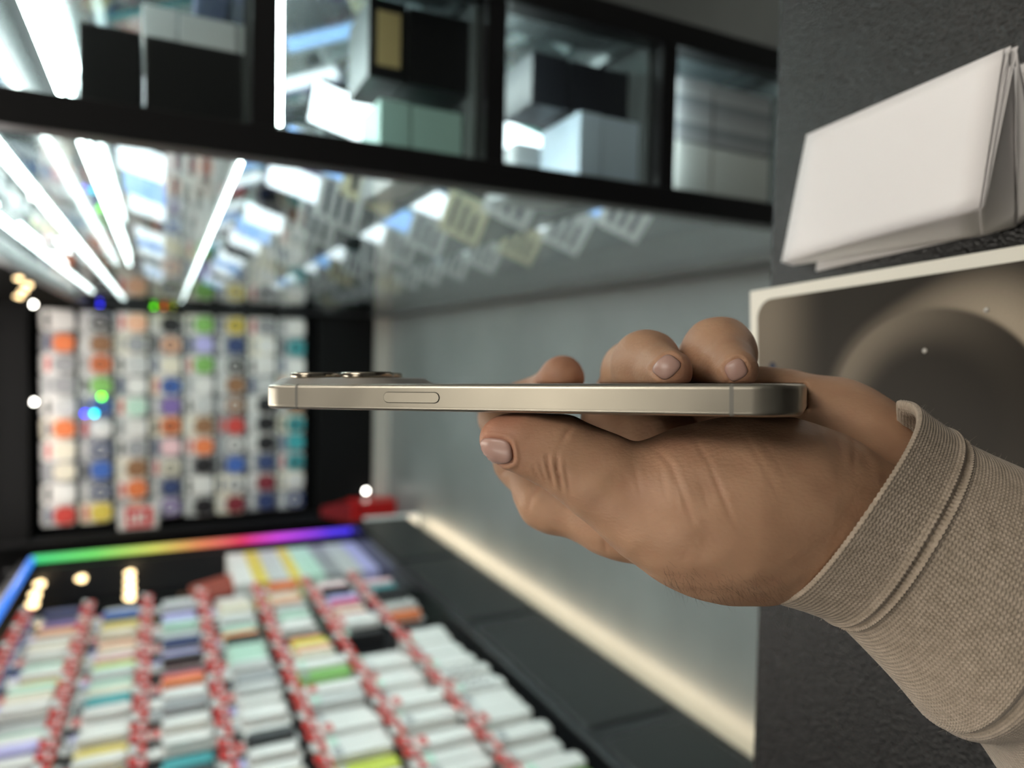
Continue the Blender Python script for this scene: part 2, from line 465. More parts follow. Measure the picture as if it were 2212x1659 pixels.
for r in range(n_r):
    cols = GRID[r].split()
    for c in range(n_c):
        x = .185 - .06 - c * .113
        z = ztop - .010 - r * (ztop - zbot) / n_r
        hkob = link(HOOK, 'hook', rack, (x, 0, z))
        bc = BACKC[(r * 3 + c * 5 + (r * c) % 4) % 6]
        pc = cols[c]
        t = empty('accessory_pack', (x, RY - .035, z))
        jx = random.uniform(-.05, .05)
        t.rotation_euler = (0, jx, random.uniform(-.06, .06))
        link(getcard(bc if pc != 'navy' else 'grey'), 'backing_card', t, (0, 0, -RH / 2 + .012))
        link(getblist(pc), 'product_blister', t, (0, -.012, -RH * .60))
        link(getstrip('white' if pc in ('black', 'navy', 'brown', 'maroon', 'purple') else ['black', 'navy', 'red', 'grey'][(r + c) % 4]), 'title_strip', t, (0, -.003, -.022))
        if (r + 2 * c) % 4 == 1:
            link(RING['white' if pc in ('black', 'navy', 'brown', 'maroon', 'purple', 'red', 'grey', 'green') else 'black'], 'coil', t)
        tag(t, '%s accessory pack, %s row down on the hanging rack, %s hook from the showcase' % (pc, ORD[r], ORD[c]), 'pack', 'packs on the hanging rack')

# ------------------------------------------------------------------ pegboard wall on the left
LX = -0.93                       # plane of the pack fronts
peg = empty('pegboard_unit', (0, 0, 0))
tag(peg, 'black pegboard unit with rainbow lit frame and rows of hooks along the aisle', 'pegboard')
MB().box(-1.2, -1.16, .9, 3.72, .38, 2.2).build('pegboard', DARK, peg)
MB().box(-1.2, -.905, .6, 3.72, .07, .38).build('base_cabinet', mat('black_gloss', (0.01, 0.011, 0.012), 0.22), peg, bevel=.006)
MB().box(-1.2, -.96, .6, 3.72, 0, .07).build('toe_kick', BLACK, peg)
for k in range(4):
    MB().box(-.908, -.900, .66 + k * .76, 1.36 + k * .76, .10, .35).build('drawer_front', mat('black_satin', (0.012, 0.013, 0.013), 0.3), peg, bevel=.003)
WARMSTRIP = mat('warm_strip', (0.9, 0.85, 0.7), 0.5, emit=(1.0, 0.80, 0.55), es=11.0)
MB().box(-.955, -.925, .62, 3.70, .055, .066).build('floor_light_strip', WARMSTRIP, peg)
MB().box(-1.2, -.90, 3.72, 3.76, 0, .30).build('end_panel', WHITE, peg)
MB().box(-1.2, -1.0, 3.72, 3.76, .30, 1.9).build('end_panel', BLACK, peg)
MB().box(-1.158, -1.150, 2.83, 3.71, .40, 1.76).build('mirror_panel', mat('smoked_mirror', (0.22, 0.23, 0.24), 0.05, 1.0), peg)
# rainbow strip
rb = mat('rainbow_led', (0.03, 0.03, 0.03), 0.4, emit=(1, 1, 1), es=1.15)
N, L, b = nodes(rb)
tc = N.new('ShaderNodeTexCoord'); sp = N.new('ShaderNodeSeparateXYZ'); L.new(tc.outputs['Object'], sp.inputs[0])
mr = N.new('ShaderNodeMapRange'); mr.inputs[1].default_value = .30; mr.inputs[2].default_value = 1.78
L.new(sp.outputs[2], mr.inputs[0])
rp = N.new('ShaderNodeValToRGB')
els = [(0.0, (0.03, 0.02, 0.9)), (0.12, (0.10, 0.03, 0.95)), (0.30, (0.75, 0.05, 0.9)), (0.42, (0.9, 0.02, 0.12)), (0.55, (0.9, 0.28, 0.10)), (0.68, (0.75, 0.75, 0.12)), (0.85, (0.18, 0.85, 0.15)), (1.0, (0.05, 0.75, 0.22))]
e0 = rp.color_ramp.elements
e0[0].position = 0; e0[0].color = (*els[0][1], 1); e0[1].position = 1; e0[1].color = (*els[-1][1], 1)
for p_, c_ in els[1:-1]:
    e = e0.new(p_); e.color = (*c_, 1)
L.new(mr.outputs[0], rp.inputs[0]); L.new(rp.outputs[0], b.inputs['Emission Color'])
LXS = -.965
va = on_x(75, 1200, LXS); vb = on_x(790, 1150, LXS)
YV = (va.y + vb.y) / 2
MB().tube([(LXS, YV, va.z), (LXS, YV, vb.z)], .016, 8).build('rainbow_strip', rb, peg)
rb2 = mat('blue_led', (0.02, 0.03, 0.05), 0.4, emit=(0.01, 0.17, 0.75), es=1.6)
MB().tube([(LXS, YV, va.z), (LXS - .01, 0.95, va.z + .01)], .014, 8).build('blue_strip', rb2, peg)
MB().box(-1.2, LXS - .012, YV - .0, YV + .03, .3, va.z + .02).build('frame_side', BLACK, peg)
MB().box(-1.2, LXS - .012, .9, YV + .03, va.z + .02, va.z + .05).build('frame_top', BLACK, peg)

# packs on the pegboard: local origin = hook hole, face towards +x after the turn
PW_, PH_ = .046, .152
c2 = rounded(PW_, PH_, .004, .008); b2 = rounded(PW_ * .86, PH_ * .70, .024, .008); s2 = rounded(PW_ * .8, .018, .003, .003, 2)
getcard2, getbl2, getst2 = variants(c2, 'backing_card'), variants(b2, 'product_blister'), variants(s2, 'title_strip')
boxbm = rounded(PW_ * 1.02, PH_ * .96, .06, .006); getbox2 = variants(boxbm, 'box_body')
hk2 = MB().tube([(0, .23, 0), (0, -.05, 0)], .0025, 6); HOOK2 = hk2.mesh('hook', CHROME)
tg = MB().box(-.016, .016, -.002, .002, -.006, .030); TAGW = tg.mesh('price_tag', mat('tag_white', (0.72, 0.68, 0.66), 0.4))
tg2 = MB().box(-.015, .015, -.0035, -.0021, -.004, .013); TAGR = tg2.mesh('red_field', mat('tag_red', (0.60, 0.025, 0.02), 0.4))
tg3 = MB().box(-.016, .016, -.002, .002, -.006, .030); TAGRED = tg3.mesh('price_tag', MATS['tag_red'])
tg4 = MB().box(-.010, .010, -.0035, -.0021, .004, .012); TAGLINE = tg4.mesh('print', mat('tag_print', (0.75, 0.7, 0.7), 0.4))
glyph = MB()
for (cx, rr) in ((-.020, .012), (0.004, .012), (.024, .010)):
    glyph.tube([(rr * math.cos(t * math.pi / 8), -.0315, -.075 + cx * 1.6 + rr * 1.3 * math.sin(t * math.pi / 8)) for t in range(15)], .0022, 5)
GLYPH = glyph.mesh('lettering', palette('grey'))
ROWZ = [1.665, 1.488, 1.312, 1.137, .955, .775, .60]
ROWN = ['top', 'second', 'third', 'fourth', 'fifth', 'sixth', 'bottom']
LC = [
    'navy purple orange peach lime silver cream white mint white yellow white mint cream white silver mint white lilac white white',
    'silver grey blue yellow yellow cream peach cream pink lime mint silver mint cream teal white white cream white yellow white',
    'grey silver lilac lilac white mint teal silver navy lilac white black magenta orange silver white grey white white cream white',
    'white red cream cream white silver mint orange yellow black mint mint mint silver white grey silver white white white white',
    'orange cream peach black silver mint white white cream brown orange lime peach cream navy white green white white silver white',
    'white pink black navy lilac magenta cream red white white black black white white white white white white white white white',
    'green pink teal grey black black white silver orange white white white white white white white white white white white white']
for r, z in enumerate(ROWZ):
    cols = LC[r].split()
    for c in range(32):
        y = 2.76 - c * .0505
        rowskip = (r == 5 and c in (11, 12, 13)) or (r == 6 and c in (9, 10, 11)) or (r == 4 and c in (8, 9))
        jit = random.uniform(-.02, .02)
        h = link(HOOK2, 'hook', peg, (LX + .0, y, z)); h.rotation_euler = (0, 0, math.pi / 2)
        redt = (r * 5 + c * 3 + c // 3) % 5 not in (0, 2)
        tgo = link(TAGRED if redt else TAGW, 'price_tag', h, (0, -.052, .0))
        tgo.rotation_euler = (0.25, 0, 0)
        link(TAGLINE if redt else TAGR, 'print' if redt else 'red_field', tgo)
        if rowskip: continue
        t = empty('hanging_pack', (LX + jit, y, z))
        t.rotation_euler = (0, 0, math.pi / 2 + random.uniform(-.05, .05))
        pc = cols[c] if c < 21 else ('white' if r > 3 and c % 5 else cols[(c * 5 + r * 3) % 21])
        isbox = r >= 5 and c >= 9 or (r == 4 and c > 14)
        if isbox:
            link(getbox2(pc), 'box_body', t, (0, 0, -PH_ * .5 - .004))
            link(getst2(['grey', 'silver', 'red', 'mint'][(r + c) % 4]), 'title_strip', t, (0, -.031, -.03))
            if r == 6 and c in (19, 20, 21):
                link(GLYPH, 'lettering', t)
        else:
            link(getcard2('white' if (r + c) % 3 else 'silver'), 'backing_card', t, (0, 0, -PH_ / 2 - .002))
            link(getbl2(pc), 'product_blister', t, (0, -.013, -PH_ * .58))
            link(getst2(['grey', 'black', 'red', 'lilac', 'white'][(r * 2 + c) % 5]), 'title_strip', t, (0, -.003, -.022))
        tag(t, '%s %s in the %s pegboard row, %s hook from the rainbow strip' % (pc, 'boxed accessory' if isbox else 'blister pack', ROWN[r], ORD[c]), 'pack', 'packs on the pegboard')

# flat cartons and bag standing on the pegboard base before the mirror
zc = .38
for i, (cname, hh) in enumerate((('lilac', .07), ('silver', .09), ('grey', .08), ('mint', .10), ('yellow', .05), ('silver', .09), ('yellow', .06), ('white', .08))):
    carton(-1.12, -1.0, 3.16 + .01 * (i % 2), 3.66, zc, hh, palette(cname), '%s flat carton, %s up in the stack before the smoked mirror' % (cname, ORD[i]), name='flat_carton', group='stacked flat cartons beside the packs')
    zc += hh
bag = empty('paper_bag', (-1.07, 3.30, zc))
MB().hexa([(-.05, -.11, 0), (.05, -.11, 0), (.05, .11, 0), (-.05, .11, 0)], [(-.012, -.12, .17), (.012, -.12, .17), (.012, .12, .17), (-.012, .12, .17)]).build('bag_body', mat('red_brown_paper', (0.22, 0.035, 0.02), 0.6), bag, bevel=.004)
MB().tube([(0, -.05, .165), (0, -.045, .21), (0, .045, .21), (0, .05, .165)], .003, 6).build('handle', palette('brown'), bag)
tag(bag, 'red brown paper bag on top of the stacked flat cartons', 'bag')

# red sign and red box at the rack
p0 = on_y(255, 1146, RY - .085); p1 = on_y(341, 1090, RY - .085)
sg = empty('price_sign', ((p0.x + p1.x) / 2, RY - .085, (p0.z + p1.z) / 2))
sw, sh = abs(p1.x - p0.x) / 2, abs(p1.z - p0.z) / 2
MB().box(-sw, sw, 0, .006, -sh, sh).build('plate', mat('tag_white', (0, 0, 0)), sg)
MB().box(-sw * .86, sw * .86, -.003, 0, -sh * .72, sh * .62).build('red_field', mat('sign_red', (0.62, 0.02, 0.03), 0.4), sg)
for i in range(3):
    MB().box(-sw * .5, sw * (.3 + .1 * i), -.005, -.003, sh * (.25 - .3 * i), sh * (.42 - .3 * i)).build('text_line', WHITE, sg)
tag(sg, 'small red and white price sign on the black rack side', 'sign')
p0 = on_y(690, 1130, RY - .12); p1 = on_y(800, 1075, RY - .12)
rbx = empty('red_box', ((p0.x + p1.x) / 2, RY - .17, 0))
rw = abs(p1.x - p0.x) / 2; rh = max(p0.z, .33)
MB().box(-rw, rw, -.07, .07, 0, rh * .5).build('body', mat('red_plastic', (0.42, 0.008, 0.008), 0.35), rbx, bevel=.006)
MB().box(-rw * 1.03, rw * 1.03, -.074, .074, rh * .5, rh * .62).build('lid', MATS['red_plastic'], rbx, bevel=.006)
MB().hexa([(-rw * .9, -.06, rh * .62), (rw * .9, -.06, rh * .62), (rw * .9, .06, rh * .62), (-rw * .9, .06, rh * .62)], [(-rw * .2, -.01, rh), (rw * .6, -.01, rh), (rw * .6, .01, rh), (-rw * .2, .01, rh)]).build('handle', mat('dark_red', (0.2, 0.01, 0.01), 0.4), rbx)
tag(rbx, 'red plastic box on the floor below the hanging rack', 'box')

# small glowing things
def bulb(p, m, r, label, cat='light', group=None, name='led_light', ax=(0, -1, 0)):  # makes real spot lights, and glints put in as glowing dots
    t = empty(name, p)
    M = Vector((0, 0, 1)).rotation_difference(Vector(ax)).to_matrix().to_4x4()
    MB().lathe([(r * .7, -r * 1.1), (r * .8, -r * .3), (r * .8, 0)], 10, M).build('socket', BLACK, t)
    MB().lathe([(r * .78, 0), (r, r * .5), (r * .7, r * 1.2), (r * .15, r * 1.5)], 12, M).build('bulb', m, t, smooth=True)
    tag(t, label, cat, group)


GLINTC = {'blue': (0.02, 0.02, 1.0), 'green': (0.15, 1.0, 0.0), 'yellow': (0.75, 0.9, 0.0), 'orange': (1.0, 0.25, 0.02), 'cyan': (0.02, 0.7, 1.0)}  # coloured glints on the packs, put in as glowing dots
GLINTM = {k: mat('led_' + k, v, 0.4, emit=v, es=9.0) for k, v in GLINTC.items()}
GLINTS = ((216, 655, 'blue', 'close to the showcase'), (332, 660, 'green', 'close to the showcase'), (354, 660, 'orange', 'close to the showcase'), (374, 660, 'yellow', 'close to the showcase'), (220, 857, 'green', 'in the rack middle'), (184, 893, 'blue', 'in the rack middle'), (204, 893, 'cyan', 'in the rack middle'))
for (x, y, c, w_) in GLINTS:
    p = on_y(x, y, RY - .085)
    bulb(p, GLINTM[c], .013, 'tiny %s glint, an added glowing dot before the rack packs, %s' % (c, w_), group='glints on the hanging rack')
COOL = mat('cool_spot', (0.9, 0.9, 0.85), 0.4, emit=(1.0, 0.97, 0.88), es=20.0)
for (x, y, lab) in ((85, 658, 'small white spot light under the rack header, towards the showcase'), (95, 868, 'small white spot light under the middle of the rack header')):
    p = on_y(x, y, RY - .06); p.z = 1.872
    bulb(p, COOL, .012, lab, ax=(0, 0, -1))
p = on_y(790, 1060, RY - .075)  # reflection on the rack base, put in as a glowing dot
bulb(p, COOL, .012, 'small white glint, an added glowing dot low on the rack base')


def string_light(pts, r, label):
    """one cable with warm bulbs hanging from it"""
    base = Vector(pts[0]); t = empty('string_light', base)
    MB().tube([Vector(p) + Vector((0, 0, .02)) - base for p in pts], .003, 6).build('cable', BLACK, t)
    for p in pts:
        q = Vector(p) - base
        MB().lathe([(r * .15, -r * 1.3), (r * .8, -r), (r, -r * .2), (r * .6, r * .7), (r * .35, .02)], 12, Matrix.Translation(q)).build('bulb', WARM, t, smooth=True)
    tag(t, label, 'string light')


string_light([on_x(280, 1205 + i * 17, -1.06) for i in range(6)], .016, 'warm string light with six bulbs before the smoked mirror')
string_light([on_x(x, y, -1.06) for (x, y) in ((165, 1235), (175, 1250), (80, 1240), (85, 1262), (75, 1285), (70, 1305))], .016, 'warm string light near the blue strip corner of the pegboard')
string_light([(.24 + .03 * i, RY - .02, 1.93 - .02 * (i % 3)) for i in range(6)], .012, 'warm string light above the showcase end beside the rack header')

# ------------------------------------------------------------------ smartphone
def camp(x, y, d):
    return np.array([(x - 1106.0) / FPX * d, -(y - 829.5) / FPX * d, -d])


PB1 = np.array([(640 - 1106) / FPX * .2333, 0, -.2333]); PB2 = np.array([(1580 - 1106) / FPX * .1784, 0, -.1784])
pl = PB2 - PB1; BANDLEN = float(np.linalg.norm(pl)); pl = pl / BANDLEN
pn = np.array([0., 1., 0.]); pwv = np.cross(pn, pl)
S1, S2 = .0185, .0165
PLEN, PWID, PTH, PRAD = BANDLEN + S1 + S2, .0767, .00825, .0118
porg = PB1 - pl * S1 + pwv * 0 + pn * (-PTH / 2)      # top end, near side, mid thickness
TITAN = mat('brushed_titanium', (0.50, 0.46, 0.385), 0.36, 1.0)
N, L, b = nodes(TITAN)
tc = N.new('ShaderNodeTexCoord'); mp = N.new('ShaderNodeMapping'); mp.inputs['Scale'].default_value = (900, 4000, 4000)
n1 = N.new('ShaderNodeTexNoise'); n1.inputs['Scale'].default_value = 1.0; n1.inputs['Detail'].default_value = 4
L.new(tc.outputs['Object'], mp.inputs[0]); L.new(mp.outputs[0], n1.inputs['Vector'])
bp = N.new('ShaderNodeBump'); bp.inputs['Strength'].default_value = 0.10; bp.inputs['Distance'].default_value = 0.0001
L.new(n1.outputs[0], bp.inputs['Height']); L.new(bp.outputs[0], b.inputs['Normal'])
n2 = N.new('ShaderNodeTexNoise'); n2.inputs['Scale'].default_value = 60; n2.inputs['Detail'].default_value = 5
L.new(tc.outputs['Object'], n2.inputs['Vector'])
mr = N.new('ShaderNodeMapRange'); mr.inputs[3].default_value = 0.28; mr.inputs[4].default_value = 0.44
L.new(n2.outputs[0], mr.inputs[0]); L.new(mr.outputs[0], b.inputs['Roughness'])

phone = bpy.data.objects.new('smartphone', None); COL.objects.link(phone)
PM = Matrix(((pl[0], pwv[0], pn[0], porg[0]), (pl[1], pwv[1], pn[1], porg[1]), (pl[2], pwv[2], pn[2], porg[2]), (0, 0, 0, 1)))
phone.matrix_world = CM @ PM
tag(phone, 'slim titanium smartphone held upright in the hand, camera bump to one side', 'smartphone')


def rrect(inset, seg=10):
    r = PRAD - inset; pts = []
    x0, x1, y0, y1 = inset, PLEN - inset, inset, PWID - inset
    for cx, cyy, a0 in ((x1 - r, y1 - r, 0), (x0 + r, y1 - r, 90), (x0 + r, y0 + r, 180), (x1 - r, y0 + r, 270)):
        for i in range(seg + 1):
            a = math.radians(a0 + 90 * i / seg); pts.append((cx + r * math.cos(a), cyy + r * math.sin(a)))
    return pts


PROF = [(-.004125, .0016), (-.00408, .0011), (-.0039, .0006), (-.0036, .00025), (-.0032, .00006), (-.0028, 0), (-.0026, 0), (.0026, 0), (.0028, 0), (.0032, .00006), (.0036, .00025), (.0039, .0006), (.00408, .0011), (.004125, .0016)]
fb = MB(); npt = len(rrect(0))
for t_, ins in PROF:
    fb.v += [(x, y, t_) for x, y in rrect(ins)]
for i in range(len(PROF) - 1):
    for j in range(npt):
        fb.f.append((i * npt + j, i * npt + (j + 1) % npt, (i + 1) * npt + (j + 1) % npt, (i + 1) * npt + j))
fb.f.append(tuple(reversed(range(npt)))); fb.f.append(tuple((len(PROF) - 1) * npt + j for j in range(npt)))
fr = fb.build('frame', TITAN, phone, smooth=True)
fr.data.polygons[len(fr.data.polygons) - 1].use_smooth = False; fr.data.polygons[len(fr.data.polygons) - 2].use_smooth = False


def slab(name, ins, z0, z1, m, parent):
    q = MB(); n_ = npt
    for z in (z0, z1): q.v += [(x, y, z) for x, y in rrect(ins)]
    for j in range(n_): q.f.append((j, (j + 1) % n_, n_ + (j + 1) % n_, n_ + j))
    q.f.append(tuple(reversed(range(n_)))); q.f.append(tuple(n_ + j for j in range(n_)))
    return q.build(name, m, parent)


slab('screen', .0018, -.00418, -.0038, mat('screen_glass', (0.004, 0.004, 0.005), 0.05), phone)
slab('back_glass', .0018, .0038, .00418, mat('frosted_back', (0.34, 0.32, 0.29), 0.35), phone)
BANDM = mat('antenna_plastic', (0.20, 0.19, 0.165), 0.45)
for lc in (S1, S1 + BANDLEN):
    q = MB(); hw = .00052
    for s_ in (-hw, hw):
        q.v += [(lc + s_, ins - .00002, t_ * 1.002) for t_, ins in PROF] + [(lc + s_, .004, .0041), (lc + s_, .004, -.0041)]
    k_ = len(PROF) + 2
    for j in range(k_): q.f.append((j, (j + 1) % k_, k_ + (j + 1) % k_, k_ + j))
    q.f.append(tuple(reversed(range(k_)))); q.f.append(tuple(k_ + j for j in range(k_)))
    q.build('antenna_band', BANDM, phone)


def l_at(px, W=0.0):
    """length along the phone whose point at width W projects to pixel column px"""
    lo, hi = 0.0, PLEN
    for _ in range(40):
        m_ = (lo + hi) / 2; p = porg + pl * m_ + pwv * W
        if 1106 + FPX * p[0] / -p[2] < px: lo = m_
        else: hi = m_
    return (lo + hi) / 2


def stadium(name, l0, l1, hz, y0, y1, m, parent, bev=0.0):
    q = MB(); pts = []
    for cx, a0 in ((l1 - hz, -90), (l0 + hz, 90)):
        for i in range(9):
            a = math.radians(a0 + 180 * i / 8); pts.append((cx + hz * math.cos(a), hz * math.sin(a)))
    lay = [(y0, bev), (y0 + bev, 0), (y1, 0)] if bev else [(y0, 0), (y1, 0)]
    cm = (l0 + l1) / 2
    for yy, ins in lay:
        q.v += [(x - math.copysign(min(ins, abs(x - cm)), x - cm), yy, z * (1 - ins / hz)) for x, z in pts]
    n_ = len(pts)
    for i in range(len(lay) - 1):
        for j in range(n_): q.f.append((i * n_ + j, i * n_ + (j + 1) % n_, (i + 1) * n_ + (j + 1) % n_, (i + 1) * n_ + j))
    q.f.append(tuple(reversed(range(n_)))); q.f.append(tuple((len(lay) - 1) * n_ + j for j in range(n_)))
    return q.build(name, m, parent)


lb0, lb1 = l_at(829), l_at(949)
stadium('button_gap', lb0 - .00012, lb1 + .00016, .00172, -.00003, .001, mat('gap_black', (0.01, 0.009, 0.008), 0.6), phone)
stadium('side_button', lb0, lb1, .0016, -.00022, .0012, TITAN, phone, bev=.00012)
# camera plateau and lenses
WL = .0165
la, lb_ = l_at(612, WL), l_at(880, WL)
q = MB(); pro = [(0, .0044 - .0003), (0.0016, .0052), (.0028, .0060), (.0036, .0062)]
pc0 = ((l_at(600, WL) + l_at(880, WL)) / 2, .0225); hl, hwid, rr = (l_at(880, WL) - l_at(600, WL)) / 2, .0205, .0115
for ins, z in pro:
    r = rr - ins * .6; pts = []
    for sx_, sy_, a0 in ((1, 1, 0), (-1, 1, 90), (-1, -1, 180), (1, -1, 270)):
        for i in range(9):
            a = math.radians(a0 + 90 * i / 8)
            pts.append((pc0[0] + sx_ * (hl - ins - r) + r * math.cos(a), pc0[1] + sy_ * (hwid - ins - r) + r * math.sin(a), z))
    q.v += pts
n_ = 36
for i in range(len(pro) - 1):
    for j in range(n_): q.f.append((i * n_ + j, i * n_ + (j + 1) % n_, (i + 1) * n_ + (j + 1) % n_, (i + 1) * n_ + j))
q.f.append(tuple(reversed(range(n_)))); q.f.append(tuple((len(pro) - 1) * n_ + j for j in range(n_)))
plat = q.build('camera_plateau', MATS['frosted_back'], phone, smooth=False)
LENSM = mat('lens_ring_metal', (0.42, 0.37, 0.30), 0.22, 1.0)
for (lx, wy) in ((l_at(684, WL - .003), WL - .003), (l_at(794, WL - .003), WL - .003), ((l_at(684, WL) + l_at(800, WL)) / 2 + .002, WL + .0185)):
    M = Matrix.Translation((lx, wy, 0))
    q = MB().lathe([(.0086, .0060), (.0088, .0064), (.0088, .0076), (.0086, .0080), (.0079, .0081)], 40, M)
    lr = q.build('lens_ring', LENSM, phone, smooth=True)
    MB().lathe([(.0078, .0079), (.0078, .0082)], 32, M).build('lens_glass', MATS['screen_glass'], lr)

# ------------------------------------------------------------------ the hand, grown as one implicit surface in metres
def PX(x, y, d, r):
    return (camp(x, y, d), r / FPX * d)


HV = .0006
lo = np.array([-.020, -.092, -.318]); hi = np.array([.128, .036, -.158])
gx, gy, gz = [np.arange(lo[i], hi[i], HV, dtype=np.float32) for i in range(3)]
GX, GY, GZ = np.meshgrid(gx, gy, gz, indexing='ij', copy=False)


def cone(a, ra, b_, rb_):
    ba = b_ - a; l2 = float(ba @ ba) + 1e-12
    t = ((GX - a[0]) * ba[0] + (GY - a[1]) * ba[1] + (GZ - a[2]) * ba[2]) / np.float32(l2)
    np.clip(t, 0, 1, out=t)
    d = np.sqrt((GX - a[0] - t * ba[0]) ** 2 + (GY - a[1] - t * ba[1]) ** 2 + (GZ - a[2] - t * ba[2]) ** 2)
    return (d - (ra + t * (rb_ - ra))).astype(np.float32)


def smin(a, b_, k):
    h = np.maximum(k - np.abs(a - b_), 0) / k
    return np.minimum(a, b_) - h * h * (k * .25)


def chain(pts, k):
    d = None
    for p, q_ in zip(pts[:-1], pts[1:]):
        c = cone(p[0], p[1], q_[0], q_[1])
        d = c if d is None else smin(d, c, k)
    return d


palm = chain([PX(1478, 1090, .209, 158), PX(1580, 1095, .209, 174), PX(1680, 1090, .211, 172), PX(1770, 1105, .2135, 150), PX(1880, 1160, .214, 132), PX(2100, 1290, .214, 120)], .010)
palm = smin(palm, chain([PX(1540, 1120, .213, 154), PX(1615, 1140, .215, 130), PX(1720, 1165, .217, 76), PX(1860, 1230, .217, 60)], .008), .010)
palm = smin(palm, chain([PX(1740, 905, .243, 92), PX(1800, 925, .240, 98), PX(1860, 962, .234, 98), PX(2000, 1090, .226, 100)], .008), .008)
palm = smin(palm, chain([PX(1440, 1130, .232, 92), PX(1560, 1100, .236, 110), PX(1740, 1020, .240, 120)], .010), .010)
thumb = chain([PX(1084, 949, .2095, 48), PX(1132, 955, .2095, 59), PX(1212, 979, .2095, 74), PX(1300, 1031, .209, 88), PX(1400, 1090, .2085, 110), PX(1480, 1120, .208, 130)], .006)
index = chain([PX(1460, 1150, .232, 92), PX(1330, 1120, .240, 77), PX(1190, 1074, .254, 68), PX(1130, 990, .270, 58), PX(1092, 900, .290, 52), PX(1128, 872, .301, 42), PX(1172, 848, .296, 34), PX(1213, 817, .278, 49)], .006)
middle = chain([PX(1540, 1080, .243, 95), PX(1440, 975, .256, 86), PX(1325, 912, .272, 62), PX(1340, 862, .284, 52), PX(1366, 802, .264, 58), PX(1396, 788, .240, 65), PX(1450, 803, .2135, 46)], .007)
ringf = chain([PX(1640, 1020, .243, 100), PX(1560, 925, .256, 76), PX(1532, 852, .271, 54), PX(1540, 780, .257, 66), PX(1552, 765, .238, 70), PX(1592, 800, .2125, 45)], .007)
pinky = chain([PX(1740, 930, .243, 90), PX(1700, 862, .250, 56), PX(1640, 850, .258, 50), PX(1580, 860, .256, 44)], .006)
vol = smin(palm, thumb, .0035)
vol = smin(vol, index, .0045)
fing = np.minimum(np.minimum(middle, ringf), pinky)
vol = smin(vol, fing, .0035)
# press the flesh flat where it touches the phone
rel = [GX - porg[0], GY - porg[1], GZ - porg[2]]
ql = rel[0] * pl[0] + rel[2] * pl[2]; qw = rel[0] * pwv[0] + rel[2] * pwv[2]; qt = rel[1]
rb_ = .004
dx = np.abs(ql - PLEN / 2) - (PLEN / 2 - PRAD); dy = np.abs(qw - PWID / 2) - (PWID / 2 - PRAD)
d2 = np.sqrt(np.maximum(dx, 0) ** 2 + np.maximum(dy, 0) ** 2) + np.minimum(np.maximum(dx, dy), 0) - PRAD
dz = np.abs(qt) - PTH / 2
ph = np.maximum(d2, dz) - .00012
kk = .0012
hh_ = np.maximum(kk - np.abs(vol + ph), 0) / kk
vol = np.maximum(vol, -ph) + hh_ * hh_ * (kk * .25)
del palm, thumb, index, middle, ringf, pinky, fing, rel, ql, qw, qt, dx, dy, d2, dz, ph, hh_


def surface_nets(v, origin, h):
    ins = v < 0
    nx, ny, nz = v.shape
    c = np.zeros((nx - 1, ny - 1, nz - 1), np.int8)
    offs = [(i, j, k) for i in (0, 1) for j in (0, 1) for k in (0, 1)]
    for i, j, k in offs:
        c += ins[i:nx - 1 + i, j:ny - 1 + j, k:nz - 1 + k]
    act = (c > 0) & (c < 8)
    idx = np.argwhere(act)
    vid = -np.ones(act.shape, np.int64); vid[act] = np.arange(len(idx))
    vals = {o: v[idx[:, 0] + o[0], idx[:, 1] + o[1], idx[:, 2] + o[2]].astype(np.float64) for o in offs}
    acc = np.zeros((len(idx), 3)); cnt = np.zeros(len(idx))
    for o in offs:
        for ax in range(3):
            if o[ax] == 1: continue
            o2 = list(o); o2[ax] = 1; o2 = tuple(o2)
            a, b_ = vals[o], vals[o2]
            m = (a < 0) != (b_ < 0)
            t = np.where(m, a / np.where(m, a - b_, 1), 0)
            p = np.zeros((len(idx), 3)); p[:] = o; p[:, ax] = t
            acc += p * m[:, None]; cnt += m
    pos = (idx + acc / cnt[:, None]) * h + origin
    quads = []
    for ax in range(3):
        b1, b2 = [(1, 2), (2, 0), (0, 1)][ax]
        sl0 = [slice(None)] * 3; sl1 = [slice(None)] * 3
        sl0[ax] = slice(0, -1); sl1[ax] = slice(1, None)
        s0, s1 = ins[tuple(sl0)], ins[tuple(sl1)]
        e = np.argwhere(s0 != s1)
        ok = (e[:, b1] > 0) & (e[:, b2] > 0) & (e[:, b1] < v.shape[b1] - 1) & (e[:, b2] < v.shape[b2] - 1)
        e = e[ok]
        fl = s0[e[:, 0], e[:, 1], e[:, 2]]
        def cell(d1, d2_):
            q = e.copy(); q[:, b1] -= d1; q[:, b2] -= d2_
            return vid[q[:, 0], q[:, 1], q[:, 2]]
        qd = np.stack([cell(1, 1), cell(0, 1), cell(0, 0), cell(1, 0)], 1)
        qd[~fl] = qd[~fl][:, ::-1]
        quads.append(qd)
    return pos, np.concatenate(quads)


hv, hf = surface_nets(vol, lo, HV)
grad = np.gradient(vol, HV)


def sample(arr, p):
    g = (p - lo) / HV
    g = np.clip(g, 0, np.array(arr.shape) - 1.001); i = g.astype(int); f_ = g - i
    out = 0
    for a in (0, 1):
        for b_ in (0, 1):
            for c in (0, 1):
                wgt = (f_[..., 0] if a else 1 - f_[..., 0]) * (f_[..., 1] if b_ else 1 - f_[..., 1]) * (f_[..., 2] if c else 1 - f_[..., 2])
                out = out + wgt * arr[i[..., 0] + a, i[..., 1] + b_, i[..., 2] + c]
    return out


def normals(p):
    n = np.stack([sample(g, p) for g in grad], -1)
    return n / (np.linalg.norm(n, axis=-1, keepdims=True) + 1e-9)


def proj(p):
    d = -p[..., 2]
    return np.stack([1106 + FPX * p[..., 0] / d, 829.5 - FPX * p[..., 1] / d], -1)


